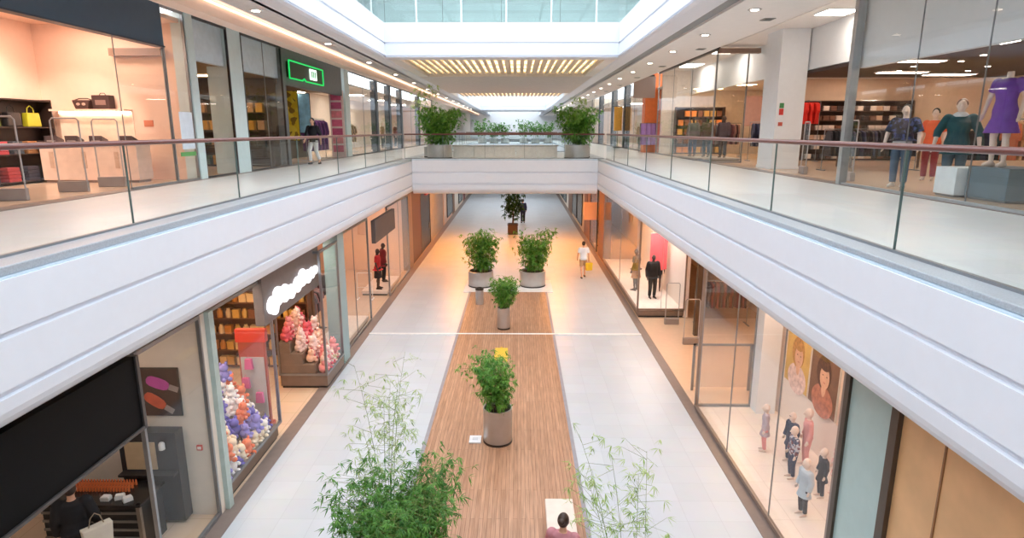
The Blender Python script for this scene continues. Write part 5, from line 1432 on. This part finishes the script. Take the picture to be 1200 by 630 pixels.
for i in range(10):
    loc = (11.65 + (i % 5) * .47, 21.75 + (i // 5) * .5, L2 + .75)
    p = pr[i % 3]
    if p.get('placed'): dup(p, loc)
    else: p.location = loc; p['placed'] = 1
shelf_unit('wide dark shelf wall of folded clothes at the back of the clothes store', 14.5, 27.2, L2, 4.4, .4, 2.5, 7, mat('shelf_umber', (76, 54, 44), .5))
pr = [folded(mat('shelfold_' + n, c, .8), '%s folded clothes on the wide dark shelf wall' % n, '%s folded clothes on the shelf wall' % n, .24, .3, .2) for n, c in (('beige', (214, 184, 158)), ('brown', (122, 86, 70)), ('white', (230, 220, 212)), ('dark', (62, 52, 54)))]
fill_shelves(14.5, 27.15, L2, 4.4, .4, 2.5, 7, pr, 15, skip=.05)
sbox('wall_store_backdrop', 10.9, 17, 27.5, 27.65, L2, 8.9, BEIGE)
poster('plain pinkish panel left of the white pillar inside the store', 9.75, 10.75, 27.45, 6.9, 8.15, mat('pinkish_panel', (206, 160, 142), .6), frame=mat('pinkish_panel', (206, 160, 142), .6), name='wall_panel')
for i, (x, y, z, sx, sy, m, lb) in enumerate(((8.7, 18.0, 9.88, .8, .8, LAMPN, 'added neutral fill lamp in the entrance ceiling before the white pillar'), (8.5, 26.8, 9.88, .8, .8, LAMPN, 'added neutral fill lamp in the entrance ceiling above the dark mannequins'), (8.6, 32.0, 9.88, .8, 1.6, LAMPN, 'added neutral fill lamp at the far end of the entrance ceiling'),  # entrance panels added to brighten the pillar and mannequins
                                             (9.6, 13.4, 8.5, 1.0, .5, LAMPN, 'neutral ceiling lamp over the navy printed mannequin'), (14.0, 21.0, 8.5, 1.4, .5, LAMPP, 'peach ceiling lamp before the wide dark shelf wall'), (14.2, 11.0, 8.5, 1.4, .5, LAMPP, 'peach ceiling lamp deep in the dark-ceilinged store'), (10.5, 8.5, 8.5, 1.4, .5, LAMPN, 'neutral ceiling lamp over the purple dress'), (11.5, 12.5, 8.5, 1.2, .4, LAMPP, 'added peach fill lamp behind the teal blouse'), (13.5, 15.5, 8.5, 1.2, .4, LAMPP, 'added peach fill lamp over the right-hand dark rack'),  # last two are fill panels added to brighten the store
                                             (10.5, 17.0, 8.5, 1.2, .4, LAMPP, 'added peach fill lamp over the orange top mannequin'), (12.0, 20.2, 8.5, 1.4, .4, LAMPP, 'added peach fill lamp over the long low rack'), (14.4, 26.0, 8.85, 2.6, .3, LAMPP, 'peach lamp above the wide dark shelf wall'),  # first two are further fill panels added for the dim store
                                             (10.6, 30.5, 8.85, 1.2, .8, LAMPO, 'amber ceiling lamp behind the three dark mannequins'), (10.2, 25.0, 8.85, 1.2, .6, LAMPP, 'peach ceiling lamp inside the entrance left of the pillar'))):
    panel_lamp(x, y, z, sx, sy, m, lb)
dz = thing('recessed_spot', 'small bright spot in the dark store ceiling', 'light', (9.2, 10.4, 8.5), 0, 'small spots in the dark store ceiling')
MB().lathe([(.07, -.01), (.1, -.014), (.11, 0), (.07, 0)], 16).build('ring', mat('ring_dark', (90, 80, 76), .4), dz, smooth=True)
MB().lathe([(.066, -.018), (.068, -.011)], 14).build('lens', emit('spot_lens', (255, 236, 214), 18), dz)
for k in range(8):
    for j in range(4):
        if (k or j) and not (j == 0 and k > 2): dup(dz, (9.2 + j * 2.1 + .4 * (k % 2), 10.4 + k * 1.35, 8.5))
shelf_unit('shelving of orange and amber goods behind the three dark mannequins', 9.9, 34.6, L2, 2.6, .4, 2.5, 6, mat('shelf_umber', (76, 54, 44), .5))
pr = [carton(mat('store_' + n, c, .5), '%s carton on the shelving behind the three dark mannequins' % n, '%s cartons behind the dark mannequins' % n, .26, .2, .3) for n, c in (('orange', (240, 150, 70)), ('amber', (226, 180, 96)), ('brown', (130, 84, 56)))]
fill_shelves(9.9, 34.55, L2, 2.6, .4, 2.5, 6, pr, 7, skip=.1)
panel_lamp(9.9, 33.4, 8.85, 1.4, .5, LAMPO, 'amber lamp over the orange shelving behind the dark mannequins')
clothes_rack('rack of plum garments between the dark mannequins and the pillar', 9.9, 30.6, L2, 1.8, 'x', pc, 'plum or grey garment on the upper rack behind the dark mannequins', 'garments behind the dark mannequins', 1.6, n=14, L=.95)
# shops farther along the right gallery
t = thing('shop_sign', 'plain taupe square sign above the orange pillar', 'sign', (7.15, 36.0, 8.5))
MB().box(-.65, .55, -.1, .1, 0, 1.15).build('panel', mat('taupe_square', (164, 146, 138), .6, var=.01), t, bevel=.01)
MB().box(-.6, .5, -.04, .04, 1.15, 1.24).build('hanger', DARK, t)
sbox('trim_orange_pillar', 7.35, 8.4, 36.8, 37.6, L2, 9.9, mat('orange_pillar', (240, 128, 66), .5, var=.06))
t = thing('hanging_cloth', 'violet cloth display left of the orange pillar', 'cloth', (7.55, 36.5, 5.9))
g = MB(); n = 10
poly = [(-.45 + .9 * k / n, .06 * math.sin(k * 1.9)) for k in range(n + 1)]
g.prism(poly + [(a, b - .03) for a, b in reversed(poly)], 'z', 0, 1.2).build('cloth', mat('violet_cloth', (176, 140, 204), .8), t)
MB().tube([(-.5, 0, 1.22), (.5, 0, 1.22)], .016, 6).build('rail', ALU, t)
for q in (-.5, .5): MB().tube([(q, 0, -.45), (q, 0, 1.22)], .016, 6).build('post', ALU, t)
window(S2R, 38, 66, L2, 9.9, (42, 46, 50, 54, 58, 62), DARK)
for y in (46, 52, 60): sbox('trim_dark_pier_right', 7.66, 8.1, y - .25, y + .25, L2, 9.9, mat('blue_black_pier', (58, 66, 74), .4))
wall('upper_far_right_back', 12.4, 12.6, 35.2, 66, L2, 9.9, CREAM)
wall('upper_far_right_partition', 7.9, 12.4, 66, 66.2, L2, 9.9, BEIGE)
sbox('ceiling_upper_far_right', 8.0, 12.4, 35.2, 66, 9.0, 9.1, CEILM)
t = thing('yellow_banner', 'yellow-orange standing banner far along the right gallery', 'banner', (7.35, 46.5, L2))
MB().box(-.3, .3, -.02, .02, 1.25, 2.95).build('cloth', mat('yellow_banner_cloth', (248, 186, 80), .7, var=.1), t)
MB().tube([(-.42, 0, 2.97), (.42, 0, 2.97)], .02, 6).build('top_bar', DARK, t)
MB().box(-.3, .3, -.15, .15, 0, .06).build('base', DARK, t); MB().tube([(0, .04, .05), (0, .04, 2.97)], .02, 6).build('pole', DARK, t)
for i, (x, y, m1) in enumerate(((8.5, 40.5, mat('brown_knit', (100, 74, 60), .8)), (8.6, 44.2, mat('sand_coat', (170, 136, 104), .8)))):
    human('mannequin', ('mannequin in a brown knit right behind the orange pillar', 'mannequin in a sand coat near the yellow banner')[i], 'mannequin', (x, y, L2), PI / 2 + .8, 1.78, MANB, person=False, clothes=[('jacket', m1, 1.9, .78, .03), ('trousers', BLKC, 1.95)], vox=.016)
for y in (40, 47, 55, 62): panel_lamp(10.2, y, 9.0, 1.2, 1.0, LAMPN, 'neutral ceiling lamp behind the far right glass front', 'lamps behind the far right glass front')
sbox('wall_far_right_upper', 7.7, 8.0, 66.2, YE, L2, 9.9, CREAM)

# ------------------------------------------------------------------ daylight, lamps, camera
w = bpy.data.worlds.new('sky'); scene.world = w; w.use_nodes = True
bg = w.node_tree.nodes['Background']
bg.inputs['Color'].default_value = (.86, .93, 1.0, 1); bg.inputs['Strength'].default_value = 3.3
for o in list(bpy.data.objects):
    if 'placed' in o: del o['placed']
cam = bpy.data.cameras.new('camera'); co = bpy.data.objects.new('camera', cam); COL.objects.link(co)
cam.sensor_width = 36; cam.sensor_fit = 'HORIZONTAL'; cam.lens = 720 / 1200 * 36
cam.clip_start = .05; cam.clip_end = 400
co.location = (0, 0, 6.7)
pitch = math.atan(162 / 720); yaw = math.atan(7 / math.hypot(720, 162))
co.rotation_euler = (PI / 2 - pitch, 0, yaw)
scene.camera = co
vs = scene.view_settings
scene.display_settings.display_device = 'sRGB'
vs.view_transform = 'Standard'; vs.look = 'None'; vs.gamma = 1; vs.use_curve_mapping = False
vs.exposure = 0.2
cy = scene.cycles
cy.use_denoising = True
cy.transparent_max_bounces = 32; cy.max_bounces = 8; cy.diffuse_bounces = 5; cy.glossy_bounces = 4
cy.sample_clamp_indirect = 8
cy.use_light_tree = True
